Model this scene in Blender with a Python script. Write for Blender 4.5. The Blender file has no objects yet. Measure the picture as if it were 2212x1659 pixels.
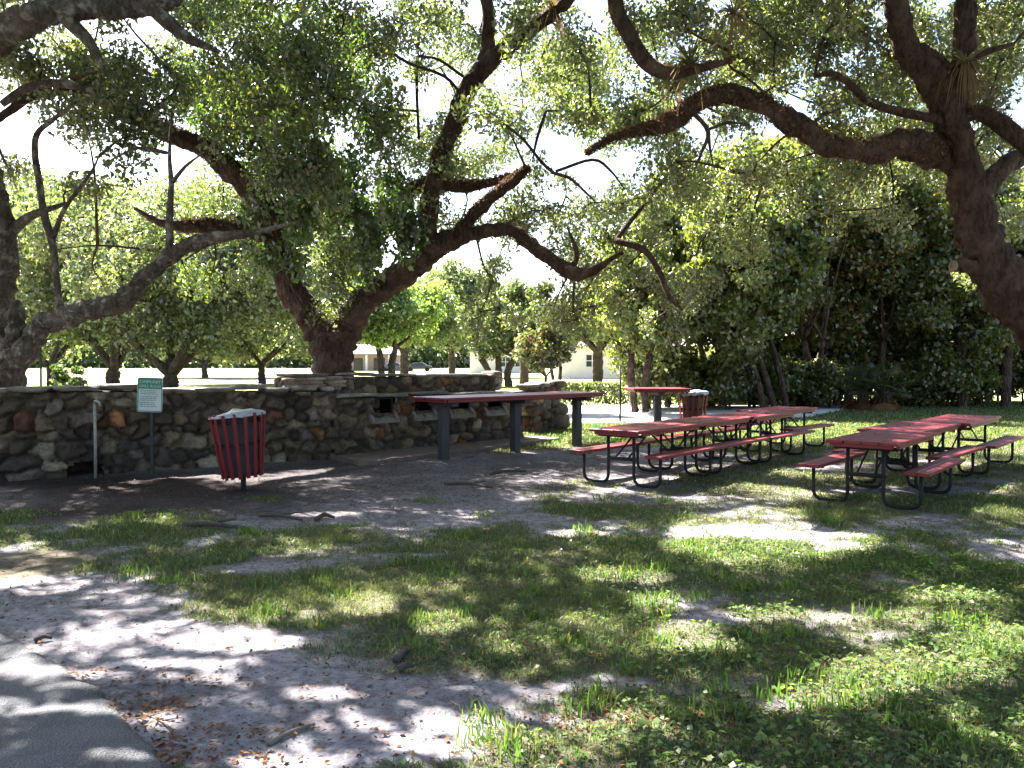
import bpy, math, random
import numpy as np
from mathutils import Vector, Matrix

random.seed(7)
RNG = np.random.default_rng(11)
scene = bpy.context.scene
COL = scene.collection

# ------------------------------------------------------------------ camera
CAM_H = 1.68
F = 850.0
PITCH = math.atan(23.0 / F)
cp, sp = math.cos(PITCH), math.sin(PITCH)

def ray(px, py):
    a = (px - 512.0) / F
    b = -(py - 384.0) / F
    return np.array([a, cp + b * sp, -sp + b * cp])

def P(px, py, Y):
    """point seen at picture position px,py standing at distance Y"""
    d = ray(px, py)
    t = Y / d[1]
    return np.array([d[0] * t, Y, CAM_H + d[2] * t])

def V(vx, vy, Y):
    return P(vx / 2.1602, vy / 2.1602, Y)

def G(px, py, z=0.0):
    d = ray(px, py)
    t = (z - CAM_H) / d[2]
    return np.array([d[0] * t, d[1] * t, z])

def GV(vx, vy, z=0.0):
    return G(vx / 2.1602, vy / 2.1602, z)

def project(p):
    """world points (N,3) -> view coordinates (2212 wide)"""
    x, y, z = p[:, 0], p[:, 1], p[:, 2] - CAM_H
    dep = y * cp - z * sp
    up = y * sp + z * cp
    dep = np.where(dep < 0.2, 0.2, dep)
    return (512 + F * x / dep) * 2.1602, (384 - F * up / dep) * 2.1602

cam_data = bpy.data.cameras.new("camera")
cam_data.sensor_width = 36.0
cam_data.lens = 36.0 * F / 1024.0
cam_data.clip_end = 3000
cam_data.clip_start = 0.05
cam = bpy.data.objects.new("camera", cam_data)
cam.location = (0, 0, CAM_H)
cam.rotation_euler = (math.pi / 2 - PITCH, 0, 0)
COL.objects.link(cam)
scene.camera = cam

# ------------------------------------------------------------------ light
SUN_EL = math.radians(50)
SX, SY = -0.65, 0.76
_n = math.hypot(SX, SY)
SX, SY = SX / _n, SY / _n
TO_SUN = np.array([SX * math.cos(SUN_EL), SY * math.cos(SUN_EL), math.sin(SUN_EL)])
SHX, SHY = -TO_SUN[0] / TO_SUN[2], -TO_SUN[1] / TO_SUN[2]      # shadow offset per metre of height

sl = bpy.data.lights.new("sun", 'SUN')
sl.energy = 5.0
sl.angle = math.radians(0.55)
sl.color = (1.0, 0.955, 0.88)
so = bpy.data.objects.new("sun", sl)
so.rotation_euler = Vector(TO_SUN).to_track_quat('Z', 'Y').to_euler()
so.location = (-10, 20, 30)
COL.objects.link(so)

world = bpy.data.worlds.new("World")
scene.world = world
world.use_nodes = True
wn = world.node_tree
bg = wn.nodes["Background"]
sky = wn.nodes.new("ShaderNodeTexSky")
sky.sky_type = 'NISHITA'
sky.sun_disc = False
sky.sun_elevation = SUN_EL
sky.sun_rotation = math.atan2(TO_SUN[0], TO_SUN[1])
sky.air_density = 1.0
sky.dust_density = 2.5
sky.ozone_density = 1.0
wn.links.new(sky.outputs[0], bg.inputs[0])
bg.inputs[1].default_value = 0.052

scene.view_settings.view_transform = 'Standard'
scene.view_settings.look = 'None'
scene.view_settings.exposure = 3.12
scene.view_settings.gamma = 1.0
scene.render.engine = 'CYCLES'
cy = scene.cycles
cy.max_bounces = 7
cy.diffuse_bounces = 4
cy.glossy_bounces = 2
cy.transmission_bounces = 4
cy.transparent_max_bounces = 4
cy.sample_clamp_indirect = 6.0
cy.use_denoising = True
cy.caustics_reflective = False
cy.caustics_refractive = False

# ------------------------------------------------------------------ noise
_perm = np.random.default_rng(3).random((256, 256))

def vnoise(x, y, seed=0):
    x = np.asarray(x, float) + seed * 17.31
    y = np.asarray(y, float) + seed * 41.7
    xi = np.floor(x).astype(int); yi = np.floor(y).astype(int)
    fx = x - xi; fy = y - yi
    fx = fx * fx * (3 - 2 * fx); fy = fy * fy * (3 - 2 * fy)
    a = _perm[xi & 255, yi & 255]; b = _perm[(xi + 1) & 255, yi & 255]
    c = _perm[xi & 255, (yi + 1) & 255]; d = _perm[(xi + 1) & 255, (yi + 1) & 255]
    return (a * (1 - fx) + b * fx) * (1 - fy) + (c * (1 - fx) + d * fx) * fy

def fbm(x, y, seed=0, oct=4):
    t = 0; a = 0.5; s = 0
    for k in range(oct):
        t = t + a * vnoise(np.asarray(x) * 2 ** k, np.asarray(y) * 2 ** k, seed + k); s += a; a *= 0.5
    return t / s

def sstep(a, b, x):
    t = np.clip((x - a) / (b - a), 0, 1)
    return t * t * (3 - 2 * t)

# ------------------------------------------------------------------ object helpers
def tag(o, label=None, cat=None, group=None, kind=None):
    if label: o['label'] = label
    if cat: o['category'] = cat
    if group: o['group'] = group
    if kind: o['kind'] = kind
    return o

def thing(name, label, cat, loc=(0, 0, 0), rotz=0.0, group=None):
    o = bpy.data.objects.new(name, None)
    o.empty_display_size = 0.2
    o.location = tuple(loc); o.rotation_euler = (0, 0, rotz)
    COL.objects.link(o)
    return tag(o, label, cat, group)

def build(name, verts, faces, mat, parent=None, smooth=False, tint=None, world_space=True):
    """verts (N,3) array; faces (M,k) int array or list of lists; tint (N,3) colours"""
    verts = np.asarray(verts, dtype=np.float32).reshape(-1, 3)
    if parent is not None and world_space:
        R = np.array(parent.rotation_euler.to_matrix())
        verts = (verts - np.array(parent.location, dtype=np.float32)) @ R
        verts = verts.astype(np.float32)
    me = bpy.data.meshes.new(name)
    if isinstance(faces, np.ndarray) and faces.ndim == 2:
        M, k = faces.shape
        me.vertices.add(len(verts))
        me.vertices.foreach_set("co", verts.ravel())
        me.loops.add(M * k)
        me.loops.foreach_set("vertex_index", faces.astype(np.int32).ravel())
        me.polygons.add(M)
        me.polygons.foreach_set("loop_start", np.arange(0, M * k, k, dtype=np.int32))
        me.update(calc_edges=True)
    else:
        me.from_pydata(verts.tolist(), [], [list(map(int, f)) for f in faces])
        me.update()
    if smooth:
        me.polygons.foreach_set("use_smooth", np.ones(len(me.polygons), dtype=bool))
    if tint is not None:
        at = me.attributes.new("tint", 'FLOAT_COLOR', 'POINT')
        c = np.ones((len(verts), 4), dtype=np.float32)
        c[:, :3] = tint
        at.data.foreach_set("color", c.ravel())
    me.materials.append(mat)
    o = bpy.data.objects.new(name, me)
    COL.objects.link(o)
    if parent is not None:
        o.parent = parent
    return o

def copy_tree(o, parent=None):
    c = o.copy(); COL.objects.link(c)
    if parent is not None:
        c.parent = parent
    for ch in list(o.children):
        copy_tree(ch, c)
    return c

class MB:
    """collects pieces into one mesh"""
    def __init__(s):
        s.v = []; s.f = []; s.n = 0; s.t = []
    def add(s, v, f, t=None):
        v = np.asarray(v, float).reshape(-1, 3)
        s.v.append(v)
        s.f += [[i + s.n for i in q] for q in f]
        s.t.append(np.tile(np.asarray(t if t is not None else (1, 1, 1), float), (len(v), 1)) if (t is None or np.ndim(t) == 1) else np.asarray(t))
        s.n += len(v)
        return s
    def box(s, c, d, rot=None, bev=0.006, t=None):
        """chamfered box, c centre, d full size, rot 3x3"""
        hx, hy, hz = d[0] / 2, d[1] / 2, d[2] / 2
        b = min(bev, hx * .45, hy * .45, hz * .45)
        vs = []; idx = {}
        for sx in (-1, 1):
            for sy in (-1, 1):
                for sz in (-1, 1):
                    for ax in range(3):
                        p = [sx * (hx - b), sy * (hy - b), sz * (hz - b)]
                        p[ax] = (sx, sy, sz)[ax] * (hx, hy, hz)[ax]
                        idx[(sx, sy, sz, ax)] = len(vs); vs.append(p)
        fs = []
        for ax in range(3):
            o1, o2 = [a for a in range(3) if a != ax]
            for sg in (-1, 1):
                q = []
                for (u, w) in ((-1, -1), (1, -1), (1, 1), (-1, 1)):
                    k = [0, 0, 0]; k[ax] = sg; k[o1] = u; k[o2] = w
                    q.append(idx[(k[0], k[1], k[2], ax)])
                if (sg > 0) != (ax != 1): q.reverse()
                fs.append(q)
        for ax in range(3):                       # edges along ax
            o1, o2 = [a for a in range(3) if a != ax]
            for u in (-1, 1):
                for w in (-1, 1):
                    k0 = [0, 0, 0]; k1 = [0, 0, 0]
                    k0[ax] = -1; k1[ax] = 1
                    k0[o1] = k1[o1] = u; k0[o2] = k1[o2] = w
                    q = [idx[(*k0, o1)], idx[(*k1, o1)], idx[(*k1, o2)], idx[(*k0, o2)]]
                    fs.append(q if u * w * (1 if ax != 1 else -1) < 0 else q[::-1])
        for sx in (-1, 1):
            for sy in (-1, 1):
                for sz in (-1, 1):
                    q = [idx[(sx, sy, sz, a)] for a in range(3)]
                    fs.append(q if sx * sy * sz > 0 else q[::-1])
        vs = np.array(vs)
        if rot is not None:
            vs = vs @ np.asarray(rot).T
        return s.add(vs + np.asarray(c), fs, t)
    def tube(s, pts, rad, n=8, t=None, cap=True, sub=0):
        v, f = tube(pts, rad, n, cap=cap, sub=sub)
        return s.add(v, f, t)
    def build(s, name, mat, parent=None, smooth=False, world_space=False, tint=False):
        return build(name, np.concatenate(s.v), s.f, mat, parent, smooth,
                     np.concatenate(s.t) if tint else None, world_space)

def catmull(pts, sub):
    pts = np.asarray(pts, float)
    if sub <= 1 or len(pts) < 3:
        return pts
    p = np.vstack([2 * pts[0] - pts[1], pts, 2 * pts[-1] - pts[-2]])
    out = []
    for i in range(1, len(p) - 2):
        for k in range(sub):
            t = k / sub
            out.append(0.5 * (2 * p[i] + (p[i + 1] - p[i - 1]) * t + (2 * p[i - 1] - 5 * p[i] + 4 * p[i + 1] - p[i + 2]) * t * t
                              + (3 * p[i] - p[i - 1] - 3 * p[i + 1] + p[i + 2]) * t ** 3))
    out.append(p[-2])
    return np.array(out)

def tube(pts, rad, n=8, cap=True, sub=0, rough=0.0, seed=0):
    pts = np.asarray(pts, float)
    rad = np.full(len(pts), rad, float) if np.ndim(rad) == 0 else np.asarray(rad, float)
    if sub > 1:
        q = catmull(np.hstack([pts, rad[:, None]]), sub)
        pts, rad = q[:, :3], np.maximum(q[:, 3], 0.002)
    m = len(pts)
    tan = np.gradient(pts, axis=0)
    tan /= np.linalg.norm(tan, axis=1)[:, None] + 1e-9
    ref = np.array([0, 0, 1.0]) if abs(tan[0, 2]) < 0.8 else np.array([1.0, 0, 0])
    u = np.cross(tan[0], ref); u /= np.linalg.norm(u)
    ang = np.linspace(0, 2 * np.pi, n, endpoint=False)
    V_ = []
    for i in range(m):
        u = u - tan[i] * np.dot(u, tan[i]); u /= np.linalg.norm(u) + 1e-9
        w = np.cross(tan[i], u)
        r = np.full(n, rad[i])
        if rough:
            r = r * (1 + rough * 2 * (vnoise(np.cos(ang) * 1.6 + 9, np.sin(ang) * 1.6 + i * .35 + seed, seed) - .5)
                     + rough * 1.1 * (vnoise(np.cos(ang) * 4 + 9, np.sin(ang) * 4 + i * 1.1 + seed, seed + 5) - .5))
        V_.append(pts[i] + np.outer(np.cos(ang) * r, u) + np.outer(np.sin(ang) * r, w))
    V_ = np.concatenate(V_)
    f = []
    for i in range(m - 1):
        for j in range(n):
            k = (j + 1) % n
            f.append([i * n + j, i * n + k, (i + 1) * n + k, (i + 1) * n + j])
    if cap:
        f.append([j for j in range(n)][::-1]); f.append([(m - 1) * n + j for j in range(n)])
    return V_, f

def rotz(a):
    c, s = math.cos(a), math.sin(a)
    return np.array([[c, -s, 0], [s, c, 0], [0, 0, 1.0]])

def roty(a):
    c, s = math.cos(a), math.sin(a)
    return np.array([[c, 0, s], [0, 1, 0], [-s, 0, c]])

def rotx(a):
    c, s = math.cos(a), math.sin(a)
    return np.array([[1, 0, 0], [0, c, -s], [0, s, c]])

def rock(c, d, rz=0.0, seed=0, e=0.6, nu=14, nv=9, rough=0.12):
    """rough superellipsoid boulder"""
    u = np.linspace(-np.pi, np.pi, nu, endpoint=False)
    v = np.linspace(-np.pi / 2 + .12, np.pi / 2 - .12, nv)
    uu, vv = np.meshgrid(u, v)
    f = lambda a: np.sign(a) * np.abs(a) ** e
    x = f(np.cos(vv)) * f(np.cos(uu)); y = f(np.cos(vv)) * f(np.sin(uu)); z = f(np.sin(vv))
    r = 1 + rough * 2 * (vnoise(x * 1.5 + 20 + z, y * 1.5 + 20 - z, seed) - .5) + rough * (vnoise(x * 4 + 30 + z * 2, y * 4 + 30, seed + 3) - .5)
    p = np.stack([x * r * d[0] / 2, y * r * d[1] / 2, z * r * d[2] / 2], -1).reshape(-1, 3) @ rotz(rz).T + np.asarray(c)
    fs = []
    for i in range(nv - 1):
        for j in range(nu):
            k = (j + 1) % nu
            fs.append([i * nu + j, i * nu + k, (i + 1) * nu + k, (i + 1) * nu + j])
    fs.append(list(range(nu))[::-1]); fs.append([(nv - 1) * nu + j for j in range(nu)])
    return p, fs

# ------------------------------------------------------------------ materials
def new_mat(name):
    m = bpy.data.materials.new(name)
    m.use_nodes = True
    nt = m.node_tree
    return m, nt, nt.nodes["Principled BSDF"]

def N(nt, typ, **kw):
    n = nt.nodes.new(typ)
    for k, v in kw.items():
        setattr(n, k, v)
    return n

def mixcol(nt, a, b, fac, mode='MIX'):
    n = N(nt, "ShaderNodeMix", data_type='RGBA', blend_type=mode)
    for s, v in ((n.inputs[6], a), (n.inputs[7], b)):
        if isinstance(v, tuple): s.default_value = (*v[:3], 1)
        else: nt.links.new(v, s)
    if isinstance(fac, (int, float)): n.inputs[0].default_value = fac
    else: nt.links.new(fac, n.inputs[0])
    return n.outputs[2]

def noise(nt, scale, detail=4, rough=0.6, vec=None, dist=0.0):
    n = N(nt, "ShaderNodeTexNoise")
    n.inputs["Scale"].default_value = scale
    n.inputs["Detail"].default_value = detail
    n.inputs["Roughness"].default_value = rough
    n.inputs["Distortion"].default_value = dist
    if vec is not None: nt.links.new(vec, n.inputs["Vector"])
    return n.outputs[0]

def ramp(nt, x, a, b):
    n = N(nt, "ShaderNodeMapRange"); n.clamp = True
    n.inputs[1].default_value = a; n.inputs[2].default_value = b
    nt.links.new(x, n.inputs[0])
    return n.outputs[0]

def coords(nt, scale=(1, 1, 1), kind="Object"):
    tc = N(nt, "ShaderNodeTexCoord")
    mp = N(nt, "ShaderNodeMapping")
    mp.inputs["Scale"].default_value = scale
    nt.links.new(tc.outputs[kind], mp.inputs[0])
    return mp.outputs[0]

def bump(nt, bsdf, h, strength=0.4, dist=0.01):
    n = N(nt, "ShaderNodeBump")
    n.inputs["Strength"].default_value = strength
    n.inputs["Distance"].default_value = dist
    nt.links.new(h, n.inputs["Height"])
    nt.links.new(n.outputs[0], bsdf.inputs["Normal"])

def mat_simple(name, c1, c2=None, scale=6, rough=0.7, metal=0.0, bmp=0.0, vscale=(1, 1, 1), detail=5, lo=.35, hi=.65, spec=None):
    m, nt, b = new_mat(name)
    c2 = c2 or tuple(x * .7 for x in c1)
    v = coords(nt, vscale)
    n = noise(nt, scale, detail, .65, v)
    nt.links.new(mixcol(nt, c1, c2, ramp(nt, n, lo, hi)), b.inputs["Base Color"])
    b.inputs["Roughness"].default_value = rough
    b.inputs["Metallic"].default_value = metal
    if spec is not None: b.inputs["Specular IOR Level"].default_value = spec
    if bmp:
        bump(nt, b, noise(nt, scale * 3, 6, .7, v), bmp, 0.02)
    return m

def mat_leaf(name, trans=0.45, tcol=(1.5, 1.75, .55), gloss=0.07):
    m, nt, b = new_mat(name)
    nt.nodes.remove(b)
    out = nt.nodes["Material Output"]
    at = N(nt, "ShaderNodeAttribute", attribute_name="tint")
    d = N(nt, "ShaderNodeBsdfDiffuse")
    nt.links.new(at.outputs["Color"], d.inputs[0])
    t = N(nt, "ShaderNodeBsdfTranslucent")
    nt.links.new(mixcol(nt, at.outputs["Color"], tcol, 1.0, 'MULTIPLY'), t.inputs[0])
    mx = N(nt, "ShaderNodeMixShader"); mx.inputs[0].default_value = trans
    nt.links.new(d.outputs[0], mx.inputs[1]); nt.links.new(t.outputs[0], mx.inputs[2])
    g = N(nt, "ShaderNodeBsdfGlossy"); g.inputs["Roughness"].default_value = .38
    g.inputs["Color"].default_value = (1, 1, 1, 1)
    m2 = N(nt, "ShaderNodeMixShader"); m2.inputs[0].default_value = gloss
    nt.links.new(mx.outputs[0], m2.inputs[1]); nt.links.new(g.outputs[0], m2.inputs[2])
    nt.links.new(m2.outputs[0], out.inputs[0])
    return m

def mat_tint(name, rough=.85, nscale=25, var=.35, bmp=.5, bdist=.01, spec=.3):
    """colour per stone comes from the mesh, fine grain from noise"""
    m, nt, b = new_mat(name)
    at = N(nt, "ShaderNodeAttribute", attribute_name="tint")
    v = coords(nt)
    n = noise(nt, nscale, 7, .7, v)
    n2 = noise(nt, nscale * .22, 4, .6, v)
    dark = mixcol(nt, at.outputs["Color"], (1 - var,) * 3, ramp(nt, n, .4, .7), 'MULTIPLY')
    nt.links.new(mixcol(nt, dark, (1 - var * .8, 1 - var * .85, 1 - var), ramp(nt, n2, .42, .66), 'MULTIPLY'), b.inputs["Base Color"])
    b.inputs["Roughness"].default_value = rough
    b.inputs["Specular IOR Level"].default_value = spec
    bump(nt, b, n, bmp, bdist)
    return m

def mat_bark(name, c1, c2, lich=None):
    m, nt, b = new_mat(name)
    v = coords(nt, (1, 1, .35))
    n = noise(nt, 17, 8, .75, v, .6)
    v2 = coords(nt)
    n2 = noise(nt, 2.2, 5, .6, v2)
    c = mixcol(nt, c1, c2, ramp(nt, n, .38, .64))
    c = mixcol(nt, c, tuple(x * 1.7 for x in c1), ramp(nt, n2, .5, .75))
    if lich:
        n3 = noise(nt, 5, 6, .7, v2)
        c = mixcol(nt, c, lich, ramp(nt, n3, .52, .64))
    nt.links.new(c, b.inputs["Base Color"])
    b.inputs["Roughness"].default_value = .92
    b.inputs["Specular IOR Level"].default_value = .15
    vo = N(nt, "ShaderNodeTexVoronoi"); vo.inputs["Scale"].default_value = 16; nt.links.new(v, vo.inputs["Vector"])
    hh = N(nt, "ShaderNodeMath", operation='ADD'); nt.links.new(n, hh.inputs[0]); nt.links.new(vo.outputs["Distance"], hh.inputs[1])
    bump(nt, b, hh.outputs[0], 1.0, .07)
    return m

M = {}
M['leaf'] = mat_leaf("oak_leaf", .5, (1.5, 1.7, .6), .10)
M['leaf_thick'] = mat_leaf("thicket_leaf", .52, (1.6, 1.7, .6), .08)
M['leaf_far'] = mat_leaf("far_leaf", .5, (1.6, 1.7, .7), .07)
M['fern'] = mat_leaf("dry_fern", .25, (1.4, 1.1, .8), .0)
M['grass'] = mat_leaf("grass_blade", .42, (1.45, 1.7, .6), .015)
M['litter'] = mat_leaf("dead_leaf", .15, (1.3, 1.0, .7), .0)
M['bark'] = mat_bark("oak_bark", (.125, .088, .072), (.036, .025, .022))
M['bark_grey'] = mat_bark("grey_bark", (.16, .14, .12), (.05, .04, .035), (.36, .36, .31))
M['bark_pale'] = mat_bark("far_bark", (.12, .095, .08), (.06, .045, .04))
M['stone'] = mat_tint("rubble_stone", .85, 26, .5, .9, .02)
M['mortar'] = mat_simple("mortar", (.17, .16, .145), (.10, .095, .09), 12, .9, bmp=.4)
M['concrete'] = mat_simple("concrete", (.25, .235, .215), (.15, .14, .13), 9, .85, bmp=.3)
M['slab'] = mat_simple("worn_slab", (.20, .145, .125), (.12, .09, .085), 7, .85, bmp=.3)
M['soot'] = mat_simple("soot", (.012, .012, .013), (.006, .006, .006), 9, .95, spec=.1)
M['steel'] = mat_simple("black_steel", (.010, .010, .013), (.022, .021, .023), 14, .6, .0, spec=.25)
M['post'] = mat_simple("charcoal_wood", (.035, .034, .042), (.06, .058, .066), 20, .7, vscale=(1, 1, .1), bmp=.3)
M['pipe'] = mat_simple("galvanized_pipe", (.42, .41, .38), (.25, .23, .2), 30, .55, .3)
M['bag'] = None
M['can'] = mat_simple("grey_plastic", (.075, .08, .09), (.05, .053, .06), 6, .5)

def mat_redwood():
    m, nt, b = new_mat("red_painted_wood")
    v = coords(nt, (1.2, 14, 14))
    n = noise(nt, 5, 7, .7, v, .4)
    v2 = coords(nt)
    n2 = noise(nt, 3.2, 6, .7, v2)
    c = mixcol(nt, (.225, .009, .019), (.125, .007, .014), ramp(nt, n, .35, .65))
    n4 = noise(nt, 26, 5, .75, coords(nt, (.5, 2, 2)))
    c = mixcol(nt, c, (.16, .13, .125), ramp(nt, n4, .62, .70))
    geo = N(nt, "ShaderNodeNewGeometry")
    sx = N(nt, "ShaderNodeSeparateXYZ"); nt.links.new(geo.outputs["Normal"], sx.inputs[0])
    up = ramp(nt, sx.outputs[2], .6, .95)
    worn = N(nt, "ShaderNodeMath", operation='MULTIPLY')
    nt.links.new(ramp(nt, n2, .3, .75), worn.inputs[0]); nt.links.new(up, worn.inputs[1])
    w2 = N(nt, "ShaderNodeMath", operation='MULTIPLY'); w2.inputs[1].default_value = .42
    nt.links.new(worn.outputs[0], w2.inputs[0])
    c = mixcol(nt, c, (.15, .07, .085), w2.outputs[0])
    nt.links.new(c, b.inputs["Base Color"])
    b.inputs["Roughness"].default_value = .42
    b.inputs["Specular IOR Level"].default_value = .45
    bump(nt, b, n, .25, .004)
    return m
M['red'] = mat_redwood()

def mat_bag():
    m, nt, b = new_mat("white_plastic_bag")
    n = noise(nt, 18, 5, .6, coords(nt))
    nt.links.new(mixcol(nt, (.42, .44, .50), (.27, .29, .34), ramp(nt, n, .4, .65)), b.inputs["Base Color"])
    b.inputs["Roughness"].default_value = .35
    bump(nt, b, n, .6, .02)
    return m
M['bag'] = mat_bag()

# ------------------------------------------------------------------ where sunlight reaches the lawn through the crowns (leaves left out to shape these gaps)
LIT = np.array([
 (1600,1150,150,38),(1760,1178,130,28),(1500,1180,70,22),(1650,1112,90,16),
 (1990,1450,200,42),(2150,1402,130,40),(1800,1505,120,34),(1690,1525,45,24),(1500,1395,110,16),(1700,1325,120,14),(2060,1290,110,12),
 (1350,1245,90,14),(1420,1300,60,20),(1490,1360,70,20),(1850,1332,90,10),
 (510,1392,135,22),(410,1436,130,11),(350,1560,50,20),(430,1466,70,7),
 (90,1462,140,13),(110,1548,180,14),(250,1650,90,16),(20,1250,80,16),
 (960,1350,70,22),(800,1310,60,22),(1000,1560,90,24),(1080,1605,110,26),(1330,1575,110,16),
 (700,1500,100,14),(640,1645,110,22),(900,1605,60,24),(560,1650,80,16),
 (1480,968,140,14),(1650,985,70,10),(1890,1040,60,7),(2060,1075,60,6),(1700,1015,60,8),
 (1100,1073,60,5),(700,1110,70,6),(250,1375,70,8),(1250,1150,60,7),
], float)

def lit_mask(pos, sel=None):
    """True where a leaf at pos would throw its shadow on one of the sunny patches"""
    g = np.stack([pos[:, 0] + SHX * pos[:, 2], pos[:, 1] + SHY * pos[:, 2], np.zeros(len(pos))], 1)
    ok = g[:, 1] > 2.5
    vx, vy = project(g)
    hit = np.zeros(len(pos), bool)
    for cx, cy_, rx, ry in (LIT if sel is None else LIT[sel]):
        w = fbm(vx * .012, vy * .03, 5, 2)
        hit |= ((vx - cx) / rx) ** 2 + ((vy - cy_) / ry) ** 2 < .92 + .7 * w
    return hit & ok

# ------------------------------------------------------------------ leaves
def leaf_mesh(pos, L, tint, rng, droop=.35, wid=.5, flat=0.0):
    n = len(pos)
    ax = rng.normal(size=(n, 3)); ax[:, 2] -= droop * 1.5
    if flat: ax[:, 2] *= (1 - flat)
    ax /= np.linalg.norm(ax, axis=1)[:, None]
    nr = rng.normal(size=(n, 3)); nr[:, 2] += .5 + 3 * flat
    sd = np.cross(ax, nr); sd /= np.linalg.norm(sd, axis=1)[:, None] + 1e-9
    nr = np.cross(sd, ax)
    L = (np.asarray(L) * rng.uniform(.7, 1.25, n))[:, None]
    w = L * wid * rng.uniform(.75, 1.2, n)[:, None] * .5
    base = pos - ax * L * .5
    tip = pos + ax * L * .5 - nr * L * .08
    mid = pos - ax * L * .05
    a = mid + sd * w + nr * w * .35
    b = mid - sd * w + nr * w * .35
    v = np.stack([base, a, tip, b], 1).reshape(-1, 3)
    f = np.arange(4 * n).reshape(n, 4)
    return v, f, np.repeat(tint, 4, 0)

def tints(n, base, rng, var=.35, alt=None, altp=0.0):
    t = np.tile(np.array(base, float), (n, 1)) * np.exp(rng.normal(0, var, n))[:, None]
    t *= 1 + rng.normal(0, .08, (n, 3))
    if alt is not None and altp > 0:
        k = rng.random(n) < altp
        t[k] = np.array(alt) * np.exp(rng.normal(0, .3, k.sum()))[:, None]
    return np.clip(t, .004, .6)

def clump_points(c, r, n, rng):
    d = rng.normal(size=(n, 3)); d /= np.linalg.norm(d, axis=1)[:, None]
    rad = rng.random(n) ** .45
    return c + d * rad[:, None] * np.asarray(r)

class Tree:
    def __init__(s, name, label, cat, base, bark, seed, group=None):
        s.root = thing(name, label, cat, base, 0, group)
        s.bark = bark; s.rng = np.random.default_rng(seed)
        s.v = []; s.f = []; s.n = 0; s.seed = seed
        s.sk = []                       # skeleton samples (x,y,z,r)
        s.tv = []; s.tf = []; s.tn = 0
        s.lp = []; s.lt = []; s.ll = []
        s.clumps = []
    def limb(s, pts, n=12, sub=5, rough=.16, skel=True):
        a = np.array(pts, float)
        big = a[:, 3].max() > .12
        n, tsub, rough = (24, 9, rough * 1.45) if big else (n, sub, rough)
        v, f = tube(a[:, :3], a[:, 3], n, sub=tsub, rough=rough, seed=s.seed + len(s.sk) % 37)
        s.v.append(v); s.f += [[i + s.n for i in q] for q in f]; s.n += len(v)
        if skel:
            s.sk += list(catmull(a, sub))
        return catmull(a, sub)
    def twig(s, pts, rad, n=4):
        v, f = tube(pts, rad, n, cap=False)
        s.tv.append(v); s.tf += [[i + s.tn for i in q] for q in f]; s.tn += len(v)
    def clump(s, c, r, n, L, base, var=.35, alt=None, altp=0., mask=.0, spur=True):
        p = clump_points(np.asarray(c), r, n, s.rng)
        if mask:
            h = lit_mask(p, LIT[:, 1] > 1100) & (s.rng.random(len(p)) < mask)
            h |= lit_mask(p, LIT[:, 1] <= 1100) & (s.rng.random(len(p)) < mask - .55)
            p = p[~h]
            if len(p) < n * .12:
                return
        p = p[p[:, 2] > .15]
        b = np.array(base) * math.exp(s.rng.normal(0, .18))
        s.lp.append(p); s.lt.append(tints(len(p), b, s.rng, var, alt, altp)); s.ll.append(np.full(len(p), L))
        s.clumps.append((np.asarray(c, float), np.asarray(r, float) * np.ones(3), spur))
    def finish(s, leafmat, droop=.35, wid=.5, tw=.02, spur=4):
        sk = np.array(s.sk)
        pts = sk[:, :3].copy()
        order = sorted(range(len(s.clumps)), key=lambda i: np.min(np.linalg.norm(pts - s.clumps[i][0], axis=1)))
        nodes = [pts]
        allp = pts
        for i in order:
            c, r, sp_ = s.clumps[i]
            d = np.linalg.norm(allp - c, axis=1)
            j = int(np.argmin(d)); p0 = allp[j]
            dist = d[j]
            mid = (p0 + c) / 2 + s.rng.normal(0, .08 * dist + .01, 3) + np.array([0, 0, .08 * dist])
            q = catmull([p0, mid, c], 3)
            rr = min(tw * (1 + .35 * dist), tw * 2.2) * (1 if sp_ else .6)
            s.twig(q, np.linspace(rr, tw * .45, len(q)), 5)
            allp = np.vstack([allp, q[1:]])
            for k in range(spur if sp_ else 0):
                e = c + s.rng.normal(0, .55, 3) * r
                s.twig([c + (p0 - c) * .15, (c + e) / 2 + s.rng.normal(0, .05, 3) * r, e], [tw * .45, tw * .3, tw * .12], 3)
        build("trunk", np.concatenate(s.v), s.f, s.bark, s.root, True)
        if s.tv:
            build("branches", np.concatenate(s.tv), s.tf, s.bark, s.root, True)
        if s.lp:
            p = np.concatenate(s.lp); t = np.concatenate(s.lt); L = np.concatenate(s.ll)
            v, f, tt = leaf_mesh(p, L, t, s.rng, droop, wid)
            build("crown", v, f, leafmat, s.root, False, tt)
        return s.root

def shag(tree, curve, n, L, base, name="resurrection_fern", up=.6, spread=1.0):
    """dry brown fern growing along the top of a limb"""
    rng = tree.rng
    i = rng.integers(0, len(curve), n)
    j = np.clip(i + 1, 0, len(curve) - 1)
    t = rng.random(n)[:, None]
    p = curve[i] * (1 - t) + curve[j] * t
    d = rng.normal(size=(n, 3)); d[:, 2] += up; d /= np.linalg.norm(d, axis=1)[:, None]
    pos = p[:, :3] + d * (p[:, 3:4] * spread + rng.random((n, 1)) * L * .55)
    v, f, tt = leaf_mesh(pos, L, tints(n, base, rng, .4), rng, .3, .28)
    return v, f, tt

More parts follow.
